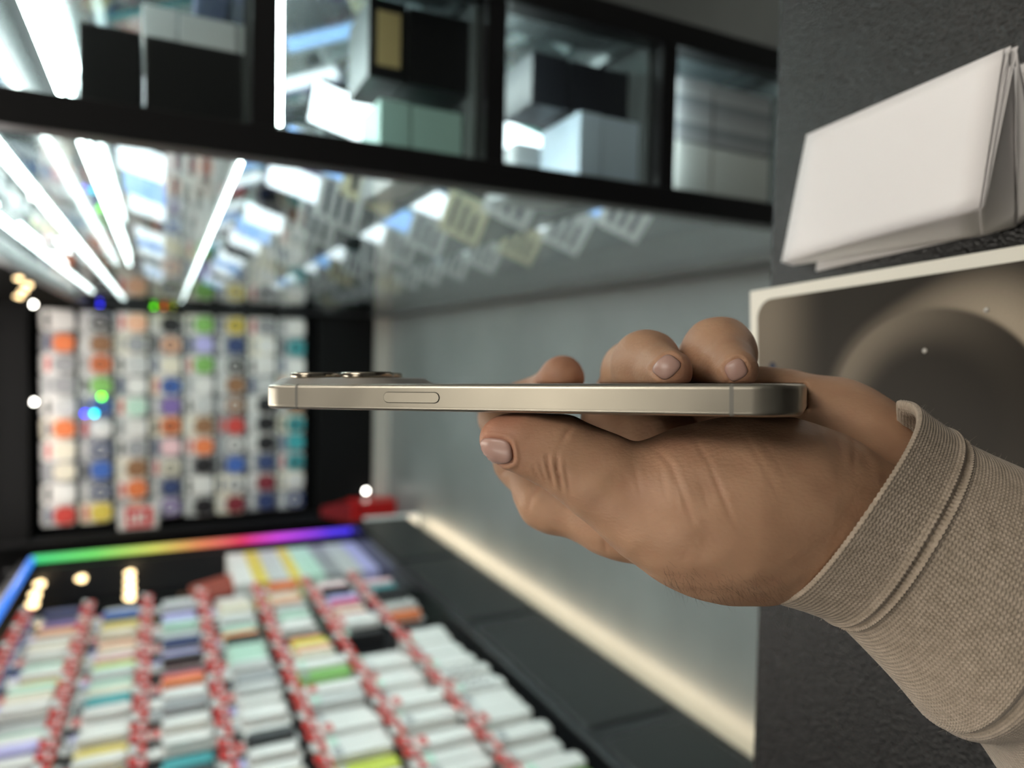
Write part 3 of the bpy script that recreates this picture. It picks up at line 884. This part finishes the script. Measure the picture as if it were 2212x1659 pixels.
hn = normals(hv)
hpx = proj(hv)
facing = -(hv * hn).sum(1) / np.linalg.norm(hv, axis=1)


def pl_dist(px, line):
    """distance to a polyline and a weight that fades towards its ends"""
    best = np.full(len(px), 1e9); wt = np.zeros(len(px))
    seg = [np.linalg.norm(np.subtract(b_, a)) for a, b_ in zip(line[:-1], line[1:])]; tot_ = sum(seg); run = 0
    for (a, b_), sl_ in zip(zip(line[:-1], line[1:]), seg):
        a = np.array(a, float); b_ = np.array(b_, float); ab = b_ - a
        t = np.clip(((px - a) @ ab) / (ab @ ab), 0, 1)
        d = np.linalg.norm(px - a - t[:, None] * ab, axis=1)
        s_ = (run + t * sl_) / tot_; run += sl_
        m_ = d < best
        best[m_] = d[m_]; wt[m_] = (np.clip(np.minimum(s_, 1 - s_) * 3.2, 0.05, 1))[m_]
    return best, wt


CREASES = [  # polyline in the view, half width px, depth mm, nearest and farthest distance
    ([(1398, 966), (1425, 978), (1450, 1005), (1468, 1050), (1486, 1100), (1500, 1140)], 6, .42, .16, .235),
    ([(1462, 925), (1500, 950), (1532, 1000), (1555, 1055), (1578, 1115), (1600, 1160)], 6, .20, .16, .235),
    ([(1446, 1000), (1458, 1050), (1464, 1110)], 5, .20, .16, .235),
    ([(1420, 1000), (1432, 1040), (1440, 1080)], 5, .16, .16, .235),
    ([(1368, 1000), (1378, 1040), (1388, 1080)], 5, .22, .16, .235),
    ([(1345, 1010), (1352, 1050)], 4, .14, .16, .235),
    ([(1150, 1000), (1158, 1020), (1168, 1040)], 5, .35, .16, .235),
    ([(1166, 992), (1170, 1015), (1182, 1046)], 5, .5, .16, .235),
    ([(1182, 975), (1183, 1005), (1196, 1056)], 5, .8, .16, .235),
    ([(1202, 975), (1204, 1015), (1216, 1070)], 5, .9, .16, .235),
    ([(1222, 1000), (1226, 1040), (1234, 1078)], 5, .3, .16, .235),
    ([(1245, 915), (1228, 930), (1210, 955)], 7, .5, .16, .235),
    ([(1590, 915), (1630, 975), (1665, 1040), (1690, 1090)], 6, .20, .16, .235),
    ([(1530, 1000), (1558, 1070), (1590, 1140)], 5, .16, .16, .235),
    ([(1500, 1010), (1520, 1070), (1540, 1120)], 5, .14, .16, .235),
    ([(1640, 940), (1680, 1000), (1710, 1060)], 5, .14, .16, .235),
    ([(1785, 898), (1812, 940), (1820, 1000)], 8, .3, .16, .24),
    ([(1830, 905), (1846, 960), (1845, 1040)], 7, .26, .16, .24),
    ([(1740, 905), (1775, 930), (1800, 985)], 6, .2, .16, .24),
    ([(1138, 1116), (1146, 1075), (1176, 1036)], 7, .7, .225, .30),
    ([(1222, 1104), (1228, 1076)], 7, .4, .225, .30),
    ([(1304, 1150), (1310, 1200)], 6, .35, .22, .30),
    ([(1078, 1026), (1108, 1008)], 6, .5, .225, .30),
]
disp = np.zeros(len(hv))
for line, wd, dep, d0, d1 in CREASES:
    sel = (facing > 0.02) & (-hv[:, 2] > d0) & (-hv[:, 2] < d1)
    dd, wt = pl_dist(hpx[sel], line)
    disp[sel] -= wt * dep * .0006 * np.exp(-(dd / (wd * .8)) ** 2)
    disp[sel] += wt * dep * .00012 * np.exp(-((dd - 2.2 * wd) / wd) ** 2)
# soft irregularity of flesh
disp += .00018 * np.sin(hv[:, 0] * 420 + 1.3) * np.sin(hv[:, 1] * 510) * np.sin(hv[:, 2] * 380 + .6)


def march(px, py, d0=.155, d1=.315):
    ds = np.arange(d0, d1, .0004)
    dirs = np.stack([(px - 1106) / FPX, -(py - 829.5) / FPX, -np.ones_like(px)], -1)
    pts = dirs[:, None, :] * ds[None, :, None]
    inb = np.all((pts > lo) & (pts < hi - HV), axis=-1)
    val = np.where(inb, sample(vol, pts), 1.0)
    hit = val < 0
    first = np.argmax(hit, 1); ok = hit.any(1)
    d = ds[first]
    v1 = val[np.arange(len(d)), first]; v0 = val[np.arange(len(d)), np.maximum(first - 1, 0)]
    d = d - .0004 * np.where(v0 > v1, -v1 / (v0 - v1 + 1e-9), 0)
    return dirs * d[:, None], ok


NAILS = [  # centre, half length vector (to the tip), half width vector, tint
    ((1071, 974), (-34, -3), (3, 27)),
    ((1440, 793), (18, 14), (20, -19)),
    ((1590, 799), (10, 19), (20, -11)),
]
# nail folds pressed into the flesh
for c_, l_, w_ in NAILS:
    A = np.array([l_, w_], float).T
    uv = np.linalg.solve(A, (hpx - np.array(c_, float)).T).T
    rad = (np.abs(uv[:, 0]) ** 3 + np.abs(uv[:, 1]) ** 3) ** (1 / 3)
    sel = (facing > 0.0) & (-hv[:, 2] < .245)
    disp[sel] -= .0005 * np.exp(-((rad[sel] - 1.04) / .12) ** 2) * (uv[sel, 0] < 0.75)
    disp[sel] += .0003 * np.exp(-((rad[sel] - 1.32) / .16) ** 2) * (uv[sel, 0] < 0.5)
hv2 = hv + hn * disp[:, None]


def np_mesh(name, v, f, m, smooth=True):
    me = bpy.data.meshes.new(name)
    me.vertices.add(len(v)); me.vertices.foreach_set('co', np.asarray(v, np.float32).ravel())
    f = np.asarray(f, np.int32); n_, k_ = f.shape
    me.loops.add(n_ * k_); me.loops.foreach_set('vertex_index', f.ravel())
    me.polygons.add(n_); me.polygons.foreach_set('loop_start', np.arange(0, n_ * k_, k_, dtype=np.int32)); me.polygons.foreach_set('loop_total', np.full(n_, k_, np.int32))
    me.update(calc_edges=True)
    if smooth: me.polygons.foreach_set('use_smooth', np.ones(n_, bool))
    me.validate()
    if m: me.materials.append(m)
    return me


# skin: redder fingertips are its own colour; creases and dents are tinted darker red
SKIN = mat('skin', (0.5, 0.3, 0.2), 0.5, sss=0.12)
N, L, b = nodes(SKIN)
b.inputs['Subsurface Radius'].default_value = (1.0, 0.35, 0.18); b.inputs['Subsurface Scale'].default_value = 0.003
b.inputs['Specular IOR Level'].default_value = 0.35
tc = N.new('ShaderNodeTexCoord')
n1 = N.new('ShaderNodeTexNoise'); n1.inputs['Scale'].default_value = 70; n1.inputs['Detail'].default_value = 4
L.new(tc.outputs['Object'], n1.inputs['Vector'])
r1 = N.new('ShaderNodeValToRGB'); r1.color_ramp.elements[0].position = .3; r1.color_ramp.elements[1].position = .72
r1.color_ramp.elements[0].color = (0.46, 0.265, 0.165, 1); r1.color_ramp.elements[1].color = (0.56, 0.335, 0.21, 1)
L.new(n1.outputs[0], r1.inputs[0])
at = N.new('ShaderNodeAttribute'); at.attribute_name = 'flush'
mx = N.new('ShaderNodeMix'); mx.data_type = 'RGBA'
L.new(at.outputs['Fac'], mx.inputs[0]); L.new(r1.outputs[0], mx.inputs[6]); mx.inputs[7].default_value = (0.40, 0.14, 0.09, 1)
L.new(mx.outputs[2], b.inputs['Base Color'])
mp1 = N.new('ShaderNodeMapping'); mp1.inputs['Scale'].default_value = (500, 1300, 900); mp1.inputs['Rotation'].default_value = (0, 0, .5)
L.new(tc.outputs['Object'], mp1.inputs[0])
v1 = N.new('ShaderNodeTexVoronoi'); v1.inputs['Scale'].default_value = 1.0; L.new(mp1.outputs[0], v1.inputs['Vector'])
n3 = N.new('ShaderNodeTexNoise'); n3.inputs['Scale'].default_value = 900; L.new(tc.outputs['Object'], n3.inputs['Vector'])
ma = N.new('ShaderNodeMath'); ma.operation = 'MULTIPLY_ADD'; ma.inputs[1].default_value = .6
L.new(v1.outputs[0], ma.inputs[0]); L.new(n3.outputs[0], ma.inputs[2])
bp = N.new('ShaderNodeBump'); bp.inputs['Strength'].default_value = .35; bp.inputs['Distance'].default_value = .0003
L.new(ma.outputs[0], bp.inputs['Height']); L.new(bp.outputs[0], b.inputs['Normal'])

person = bpy.data.objects.new('person', None); COL.objects.link(person); person.matrix_world = CM @ Matrix.Translation(Vector(camp(1900, 1150, .21)))
tag(person, 'hand and forearm in a beige ribbed knit sleeve gripping the titanium smartphone', 'person')
OFF = camp(1900, 1150, .21)
hand_me = np_mesh('hand', hv2 - OFF, hf, SKIN)
fl = np.zeros(len(hv))
for (x, y, d, r, s) in ((1085, 925, .21, 90, .65), (1180, 930, .21, 60, .35), (1470, 812, .212, 40, .9), (1605, 822, .212, 35, .9), (1212, 815, .28, 60, .8), (1470, 960, .2, 70, .25), (1400, 1070, .2, 70, .2)):
    dist = np.linalg.norm(hv - camp(x, y, d), axis=1) / (r / FPX * d)
    fl = np.maximum(fl, s * np.exp(-dist ** 2))
fl = np.clip(fl + np.clip(-disp * 500, 0, .35), 0, 1)  # mixed further to dark red where the surface is pressed in
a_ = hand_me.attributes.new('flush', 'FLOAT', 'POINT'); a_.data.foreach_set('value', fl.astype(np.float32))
hand = link(hand_me, 'hand', person)

NAILM = mat('nail', (0.56, 0.33, 0.27), 0.30, sss=0.1)
for c_, l_, w_ in NAILS:
    nu, nv = 18, 18
    uu, vv = np.meshgrid(np.linspace(-1, 1, nu), np.linspace(-1, 1, nv), indexing='ij')
    # square to superellipse
    rr_ = np.maximum(np.abs(uu), np.abs(vv)) / ((np.abs(uu) ** 3.2 + np.abs(vv) ** 3.2) ** (1 / 3.2) + 1e-9)
    us, vs = uu * rr_, vv * rr_
    px = (c_[0] + us * l_[0] + vs * w_[0]).ravel(); py = (c_[1] + us * l_[1] + vs * w_[1]).ravel()
    pt, ok = march(px, py)
    nn = normals(pt)
    # mean-normal plane plus curve across the width keeps the plate smooth
    rimf = np.clip((1 - np.maximum(np.abs(uu), np.abs(vv)).ravel()) * 4, 0, 1)
    top = pt + nn * (.00008 + .00034 * rimf ** .6)[:, None]
    bad = ~ok
    if bad.any():
        good = np.where(ok)[0]
        for i in np.where(bad)[0]:
            j = good[np.argmin((px[good] - px[i]) ** 2 + (py[good] - py[i]) ** 2)]; top[i] = top[j]
    bot = top - nn * .0006
    f_ = []
    def id_(i, j): return i * nv + j
    for i in range(nu - 1):
        for j in range(nv - 1):
            f_.append((id_(i, j), id_(i, j + 1), id_(i + 1, j + 1), id_(i + 1, j)))
    n0 = nu * nv
    f_ += [tuple(n0 + k for k in reversed(q_)) for q_ in f_]
    rim = [id_(i, 0) for i in range(nu)] + [id_(nu - 1, j) for j in range(1, nv)] + [id_(i, nv - 1) for i in range(nu - 2, -1, -1)] + [id_(0, j) for j in range(nv - 2, 0, -1)]
    for a, b_ in zip(rim, rim[1:] + rim[:1]):
        f_.append((a, b_, n0 + b_, n0 + a))
    me = np_mesh('fingernail', np.concatenate([top, bot]) - OFF, f_, NAILM)
    link(me, 'fingernail', hand)

# ------------------------------------------------------------------ sleeve
KNIT = mat('beige_knit', (0.40, 0.33, 0.265), 0.85, spec=0.15)
N, L, b = nodes(KNIT)
b.inputs['Sheen Weight'].default_value = 0.3
uvn = N.new('ShaderNodeUVMap')
sp = N.new('ShaderNodeSeparateXYZ'); L.new(uvn.outputs[0], sp.inputs[0])
def mth(op, a, b_=None, c=None):
    n = N.new('ShaderNodeMath'); n.operation = op
    for i, q_ in enumerate((a, b_, c)):
        if q_ is None: continue
        if isinstance(q_, (int, float)): n.inputs[i].default_value = q_
        else: L.new(q_, n.inputs[i])
    return n.outputs[0]
# u: rib number, v: stitch number along the arm
su = mth('SINE', mth('MULTIPLY', sp.outputs[0], 2 * math.pi))
half = mth('ABSOLUTE', su)
sv = mth('SINE', mth('MULTIPLY_ADD', sp.outputs[1], 2 * math.pi, mth('MULTIPLY', half, 1.6)))
hgt = mth('MULTIPLY_ADD', sv, 0.5, mth('MULTIPLY', su, .8))
bp = N.new('ShaderNodeBump'); bp.inputs['Strength'].default_value = .6; bp.inputs['Distance'].default_value = .0003
L.new(hgt, bp.inputs['Height']); L.new(bp.outputs[0], b.inputs['Normal'])
tc = N.new('ShaderNodeTexCoord'); n1 = N.new('ShaderNodeTexNoise'); n1.inputs['Scale'].default_value = 350; n1.inputs['Detail'].default_value = 3
L.new(tc.outputs['Object'], n1.inputs['Vector'])
r1 = N.new('ShaderNodeValToRGB'); r1.color_ramp.elements[0].position = .25; r1.color_ramp.elements[1].position = .75
r1.color_ramp.elements[0].color = (0.40, 0.325, 0.25, 1); r1.color_ramp.elements[1].color = (0.54, 0.445, 0.355, 1)
L.new(n1.outputs[0], r1.inputs[0]); L.new(r1.outputs[0], b.inputs['Base Color'])

RINGS = [  # upper contour, lower contour, depth, thickness ratio, rib depth mm
    ((1943, 859), (1645, 1291), .2115, .84, .22),
    ((1985, 893), (1716, 1312), .2115, .84, .26),
    ((2030, 924), (1782, 1338), .2115, .84, .26),
    ((2045, 936), (1800, 1347), .2115, .84, .26),
    ((2060, 944), (1820, 1357), .2115, .84, .26),
    ((2110, 968), (1885, 1420), .2115, .84, .26),
    ((2160, 992), (1938, 1478), .2115, .85, .24),
    ((2215, 1022), (1982, 1535), .212, .86, .2),
    ((2262, 1060), (2003, 1560), .212, .87, .10),
    ((2320, 1100), (2050, 1575), .213, .86, .04),
    ((2390, 1150), (2100, 1605), .214, .86, .04),
    ((2500, 1230), (2170, 1690), .215, .84, .04),
    ((2700, 1400), (2330, 1880), .216, .82, .04),
]
NR = 168; SUB = 8
n_around = NR * SUB
nal = 190
tt = np.linspace(0, len(RINGS) - 1, nal)
def interp(vals):
    vals = np.array(vals, float); k = len(vals)
    i = np.clip(tt.astype(int), 0, k - 2); f_ = tt - i
    p0, p1, p2, p3 = vals[np.maximum(i - 1, 0)], vals[i], vals[i + 1], vals[np.minimum(i + 2, k - 1)]
    if vals.ndim == 2: f_ = f_[:, None]
    return .5 * ((2 * p1) + (-p0 + p2) * f_ + (2 * p0 - 5 * p1 + 4 * p2 - p3) * f_ ** 2 + (-p0 + 3 * p1 - 3 * p2 + p3) * f_ ** 3)
Up = interp([r[0] for r in RINGS]); Lo_ = interp([r[1] for r in RINGS]); Dp = interp([r[2] for r in RINGS]); Th = interp([r[3] for r in RINGS]); Rb = interp([r[4] for r in RINGS])
ang = np.arange(n_around) / n_around * 2 * math.pi
V = np.zeros((nal, n_around, 3))
for i in range(nal):
    u3, l3 = camp(Up[i, 0], Up[i, 1], Dp[i]), camp(Lo_[i, 0], Lo_[i, 1], Dp[i])
    c3 = (u3 + l3) / 2; a3 = (u3 - l3) / 2 * .985; b3 = np.array([0, 0, 1.0]) * np.linalg.norm(a3) * Th[i]
    # rounded box like section
    ca, sa = np.cos(ang), np.sin(ang)
    ce, se = np.sign(ca) * np.abs(ca) ** .86, np.sign(sa) * np.abs(sa) ** .86
    base = c3 + ce[:, None] * a3 + se[:, None] * b3 + (np.maximum(-sa, 0)[:, None] * .026 - np.maximum(sa, 0)[:, None] ** 2 * .0040) * np.array([.83, -.56, 0])
    nrm = ca[:, None] * a3 / np.linalg.norm(a3) ** 2 + sa[:, None] * b3 / np.linalg.norm(b3) ** 2
    nrm /= np.linalg.norm(nrm, axis=1, keepdims=True)
    rib = np.sin(ang * NR)
    dsp = rib * Rb[i] * .001
    # the two raised welts of the cuff, the rolled edge and the bulge after the cuff
    for wc, ww, wh in ((2.05, .13, .75), (3.45, .16, .75)):
        dsp += wh * .001 * math.exp(-((tt[i] - wc) / (ww * (1.8 if wc > 3 else 1.6))) ** 2)
    dsp -= .0005 * math.exp(-((tt[i] - 2.75) / .35) ** 2)
    dsp -= .0016 * math.exp(-((tt[i] - 8.05) / .28) ** 2)
    dsp += .0009 * math.exp(-((tt[i] - 8.9) / .6) ** 2)
    dsp += .0005 * np.sin(ang * 3 + tt[i] * .9) * np.clip(tt[i] / 6, 0, 1) + .0012 * np.sin(ang * 2 - tt[i] * 1.4) * np.clip((tt[i] - 8) / 2, 0, 1)
    if tt[i] < .12: dsp = dsp - .0007 * (1 - tt[i] / .12)
    V[i] = base + nrm * dsp[:, None]
SL_in = V[0] - 0
# inner lip
lip = []
for k_, (sc_in, adv) in enumerate(((.955, .6), (.93, 3.0), (.92, 14.0))):
    c0 = V[0].mean(0); axis = (V[20].mean(0) - c0); axis /= np.linalg.norm(axis)
    lip.append(c0 + (V[0] - c0) * sc_in + axis * adv * .001)
VV = np.concatenate([np.stack(lip[::-1]), V])
na = VV.shape[0]
ii, jj = np.meshgrid(np.arange(na - 1), np.arange(n_around), indexing='ij')
j2 = (jj + 1) % n_around
SF = np.stack([ii * n_around + jj, ii * n_around + j2, (ii + 1) * n_around + j2, (ii + 1) * n_around + jj], -1).reshape(-1, 4)[:, ::-1]
sl_me = np_mesh('sleeve', VV.reshape(-1, 3) - OFF, SF, KNIT)
uvl = sl_me.uv_layers.new(name='UVMap')
li = np.zeros(len(sl_me.loops), np.int32); sl_me.loops.foreach_get('vertex_index', li)
ring_i = li // n_around; ang_i = li % n_around
# stitch count from arc length
cen = VV.mean(1); arc = np.concatenate([[0], np.cumsum(np.linalg.norm(np.diff(cen, axis=0), axis=1))])
uu_ = ang_i / SUB
# keep the seam continuous
pstart = np.repeat(np.arange(len(sl_me.polygons)), 4)
wrap = (uu_.reshape(-1, 4).max(1) - uu_.reshape(-1, 4).min(1)) > NR / 2
uq = uu_.reshape(-1, 4).copy(); uq[wrap] = np.where(uq[wrap] < NR / 2, uq[wrap] + NR, uq[wrap])
uvs = np.stack([uq.ravel(), arc[ring_i] / .0011], -1).astype(np.float32)
uvl.data.foreach_set('uv', uvs.ravel())
sleeve = link(sl_me, 'sleeve', person)
tag(sleeve, 'beige ribbed knit sleeve with a doubled cuff')


def strands(name, roots, dirs, length, wid, m, parent, curl=.4, seg=4):
    rng = random.Random(5); v = []; f_ = []
    for p, d in zip(roots, dirs):
        p = np.array(p); d = d / np.linalg.norm(d); Ln = length * rng.uniform(.4, 1.2)
        side = np.cross(d, p / np.linalg.norm(p)); side /= (np.linalg.norm(side) + 1e-9)
        bend = np.array([rng.gauss(0, 1) for _ in range(3)]) * curl
        n0 = len(v)
        for s in range(seg + 1):
            t = s / seg
            q_ = p + d * Ln * t + bend * Ln * t * t
            wv = wid * (1 - .7 * t)
            v += [q_ - side * wv, q_ + side * wv]
        for s in range(seg):
            f_.append((n0 + 2 * s, n0 + 2 * s + 1, n0 + 2 * s + 3, n0 + 2 * s + 2))
    o = link(np_mesh(name, np.array(v) - OFF, f_, m), name, parent)
    o['kind'] = 'stuff'
    return o


rng = np.random.default_rng(3)
pi_ = rng.integers(0, nal - 1, 3600); pj = rng.integers(0, n_around, 3600)
roots = V[pi_, pj]; cen_i = V.mean(1)[pi_]
dr = roots - cen_i; dr /= np.linalg.norm(dr, axis=1, keepdims=True); dr += rng.normal(0, .6, dr.shape)
strands('wool_fuzz', roots, dr, .0009, .000016, mat('fuzz', (0.42, 0.35, 0.28), 0.9), sleeve, 0.7, 3)
# hairs on the wrist
hx = rng.uniform(1430, 1690, 260); hy = 1228 + rng.uniform(0, 1, 260) ** .5 * 68 - np.clip(1500 - hx, 0, 100) * .35
pt, ok = march(hx, hy)
pt = pt[ok]; nn = normals(pt)
strands('arm_hair', pt, nn * .35 + np.array([.55, -.5, .0]) + rng.normal(0, .25, pt.shape), .0036, .000018, mat('dark_hair', (0.03, 0.02, 0.015), 0.6), hand, .35, 4)

# ------------------------------------------------------------------ white phone box on the counter
BH = .026
ZB = ZC_ + BH
cR = on_z(1619, 629, ZB); nR = on_z(2212, 528, ZB)
ax_y = (cR - nR); ax_y.z = 0; ax_y.normalize(); ax_x = Vector((ax_y.y, -ax_y.x, 0))
BW, BL = .094, .175
bo = bpy.data.objects.new('phone_box', None); COL.objects.link(bo)
cen_b = cR - ax_x * BW / 2 - ax_y * BL / 2; cen_b.z = ZC_
BM = Matrix(((ax_x.x, ax_y.x, 0, cen_b.x), (ax_x.y, ax_y.y, 0, cen_b.y), (0, 0, 1, ZC_), (0, 0, 0, 1)))
bo.matrix_world = BM
tag(bo, 'white phone box with a dark brown swirl picture lying on the black counter', 'box')
BOXW = mat('box_white', (0.80, 0.77, 0.68), 0.45)
MB().box(-BW / 2, BW / 2, -BL / 2, BL / 2, 0.0, .006).build('tray', BOXW, bo, bevel=.0006)
MB().box(-BW / 2, BW / 2, -BL / 2, BL / 2, .0065, BH).build('lid', BOXW, bo, bevel=.0008)
BMi = BM.inverted()
def lid(x, y):
    p = BMi @ on_z(x, y, ZB); return p
pic = MB(); hw_, hl_, rad = BW / 2 - .0062, BL / 2 - .0062, .0105
pp = []
for cx, cyy, a0 in ((hw_ - rad, hl_ - rad, 0), (-hw_ + rad, hl_ - rad, 90), (-hw_ + rad, -hl_ + rad, 180), (hw_ - rad, -hl_ + rad, 270)):
    for i in range(9):
        a = math.radians(a0 + 90 * i / 8); pp.append((cx + rad * math.cos(a), cyy + rad * math.sin(a)))
for z, e_ in ((BH - .0003, 0), (BH + .0005, 0), (BH + .0007, .0004)):
    pic.v += [(x * (1 - e_ / hw_), y * (1 - e_ / hl_), z) for x, y in pp]
n_ = len(pp)
for i in range(2):
    for j in range(n_): pic.f.append((i * n_ + j, i * n_ + (j + 1) % n_, (i + 1) * n_ + (j + 1) % n_, (i + 1) * n_ + j))
pic.f.append(tuple(reversed(range(n_)))); pic.f.append(tuple(2 * n_ + j for j in range(n_)))
PIC = mat('swirl_print', (0.05, 0.045, 0.04), 0.40, spec=0.12)
N, L, b = nodes(PIC)
def mth(op, a, b_=None, c=None):
    n = N.new('ShaderNodeMath'); n.operation = op
    for i, q_ in enumerate((a, b_, c)):
        if q_ is None: continue
        if isinstance(q_, (int, float)): n.inputs[i].default_value = q_
        else: L.new(q_, n.inputs[i])
    return n.outputs[0]
def mrange(v_, a0, a1, b0, b1, smooth=True):
    n = N.new('ShaderNodeMapRange'); n.interpolation_type = 'SMOOTHSTEP' if smooth else 'LINEAR'
    L.new(v_, n.inputs[0])
    for i, q_ in enumerate((a0, a1, b0, b1)): n.inputs[i + 1].default_value = q_
    return n.outputs[0]
tc = N.new('ShaderNodeTexCoord'); sp = N.new('ShaderNodeSeparateXYZ'); L.new(tc.outputs['Object'], sp.inputs[0])
pc_, pr_, pt_, pe_ = lid(2010, 905), lid(1815, 800), lid(1965, 676), lid(2212, 960)
ex, ey = pc_.x, pc_.y
rx_ = abs(pt_.x - pc_.x); ry_ = abs(pr_.y - pc_.y) * 1.06
dxn = mth('DIVIDE', mth('SUBTRACT', sp.outputs[0], ex), rx_)
dyn = mth('DIVIDE', mth('SUBTRACT', sp.outputs[1], ey), ry_)
rr2 = mth('SQRT', mth('ADD', mth('POWER', mth('ABSOLUTE', dxn), 2.0), mth('POWER', mth('ABSOLUTE', dyn), 2.0)))
near_ = mrange(dyn, .55, -.9, 0.0, 1.0)             # 1 towards the viewer's end of the box
outer = mth('MULTIPLY', mth('MULTIPLY', mrange(rr2, .985, 1.06, 0, 1), mrange(mth('DIVIDE', mth('SUBTRACT', rr2, 1.03), mth('MULTIPLY_ADD', near_, .42, .16)), 0, 1, 1, 0)), mth('MULTIPLY_ADD', near_, .85, .20))
inner = mth('MULTIPLY', mth('MULTIPLY', mrange(rr2, 1.06, .99, 0, 1), mrange(rr2, .55, 1.0, 0, 1)), mth('MULTIPLY_ADD', near_, -.40, .42))
g0, g1 = lid(1790, 720).y, lid(1655, 720).y
glow = mth('MULTIPLY', mrange(sp.outputs[1], g0, g1, 0, .42), mrange(sp.outputs[0], -.05, .03, .3, 1.0))
tot = mth('ADD', mth('ADD', outer, inner), mth('ADD', glow, .03))
nz = N.new('ShaderNodeTexNoise'); nz.inputs['Scale'].default_value = 1800; L.new(tc.outputs['Object'], nz.inputs['Vector'])
tot = mth('ADD', tot, mth('MULTIPLY', mth('SUBTRACT', nz.outputs[0], .5), mth('MULTIPLY', tot, .35)))
rp = N.new('ShaderNodeValToRGB'); rp.color_ramp.elements[0].color = (0.016, 0.0135, 0.011, 1); rp.color_ramp.elements[1].color = (0.40, 0.33, 0.25, 1)
L.new(tot, rp.inputs[0]); L.new(rp.outputs[0], b.inputs['Base Color'])
picture = pic.build('picture', PIC, bo)
hp = lid(1671, 791)
MB().lathe([(.0022, 0), (.0022, .0003)], 16, Matrix.Translation((hp.x, hp.y, BH + .0006))).build('camera_dot', mat('dot_navy', (0.02, 0.025, 0.05), 0.2), picture)
for i, (x, y) in enumerate(((2000, 758), (2133, 670))):
    q_ = lid(x, y)
    MB().lathe([(.0012, 0), (.0010, .0004), (.0003, .0006)], 10, Matrix.Translation((q_.x, q_.y, BH + .0006))).build('film_blister', mat('film', (0.5, 0.47, 0.43), 0.2), picture, smooth=True)

# ------------------------------------------------------------------ folded white paper on the counter
PAPER = mat('white_paper', (0.82, 0.79, 0.79), 0.65)
fp = empty('folded_paper', (0, 0, 0))
tag(fp, 'folded white paper packet with open flaps on the black counter beside the phone box', 'paper')
def sheet(name, pts4, th=.0004, parent=fp, nu=10, nv=10, bulge=0.0, m=PAPER):
    a, b_, c, d = [Vector(p) for p in pts4]; v = []; f_ = []
    nrm = ((b_ - a).cross(d - a)).normalized()
    if nrm.z < 0: nrm = -nrm
    for lay in (0, 1):
        for i in range(nu + 1):
            for j in range(nv + 1):
                u, w_ = i / nu, j / nv
                p = a * (1 - u) * (1 - w_) + b_ * u * (1 - w_) + c * u * w_ + d * (1 - u) * w_
                p = p + nrm * (bulge * math.sin(math.pi * u) * math.sin(math.pi * w_) - lay * th)
                v.append(tuple(p))
    k = (nu + 1) * (nv + 1)
    def I(i, j): return i * (nv + 1) + j
    for i in range(nu):
        for j in range(nv):
            q_ = (I(i, j), I(i + 1, j), I(i + 1, j + 1), I(i, j + 1)); f_.append(q_); f_.append(tuple(k + t for t in reversed(q_)))
    rim = [I(i, 0) for i in range(nu + 1)] + [I(nu, j) for j in range(1, nv + 1)] + [I(i, nv) for i in range(nu - 1, -1, -1)] + [I(0, j) for j in range(nv - 1, 0, -1)]
    for s, t in zip(rim, rim[1:] + rim[:1]): f_.append((s, k + s, k + t, t))
    o = link(np_mesh(name, np.array(v), f_, m, smooth=False), name, parent)
    return o
def cz(x, y, h): return on_z(x, y, ZC_ + h)
# top panel: far left, near left, near right, far right
FLc, NLc, NRc, FRc = cz(1688, 566, .012), cz(2115, 449, .040), cz(2168, 105, .042), cz(1742, 291, .014)
sheet('top_panel', (FLc, NLc, NRc, FRc), bulge=.0012)
dz_ = Vector((0, 0, -1))
for k_, (o1, o2) in enumerate(((.0012, .0022), (.0024, .0045))):
    sheet('inner_sheet', (FLc + dz_ * o1 * .5, NLc + dz_ * o1 + Vector((.0008 * k_, -.0006, 0)), NRc + dz_ * o2 + Vector((.001, -.0012 * (k_ + 1), 0)), FRc + dz_ * o1), bulge=.0008)
# lower panel and the open side folds
A_, B_ = cz(1760, 586, .003), cz(2121, 511, .012)
sheet('side_fold', (FLc + dz_ * .001, NLc + dz_ * .001, cz(2119, 509, .010), cz(1712, 574, .005)), bulge=-.0012)
sheet('bottom_panel', (cz(1762, 586, .002), cz(2195, 489, .002), cz(2330, 150, .003), cz(1800, 300, .003)), bulge=.0004)
sheet('middle_panel', (cz(1716, 573, .0045), cz(2119, 509, .0095), cz(2230, 130, .014), cz(1760, 300, .008)), bulge=.0006)
# near end: hanging flaps, the outer one curling away from the packet
sheet('end_flap', (cz(2116, 453, .0388), cz(2120, 509, .0098), cz(2194, 489, .0020), cz(2188, 112, .0385)), bulge=-.0016)
sheet('end_flap', (cz(2194, 300, .0250), cz(2200, 484, .0020), cz(2260, 440, .0020), cz(2194, 108, .0390)), bulge=.0022)
sheet('end_tab', (cz(2142, 262, .0395), cz(2150, 262, .036), cz(2186, 160, .0365), cz(2176, 112, .0410)), bulge=.0003, nu=4)
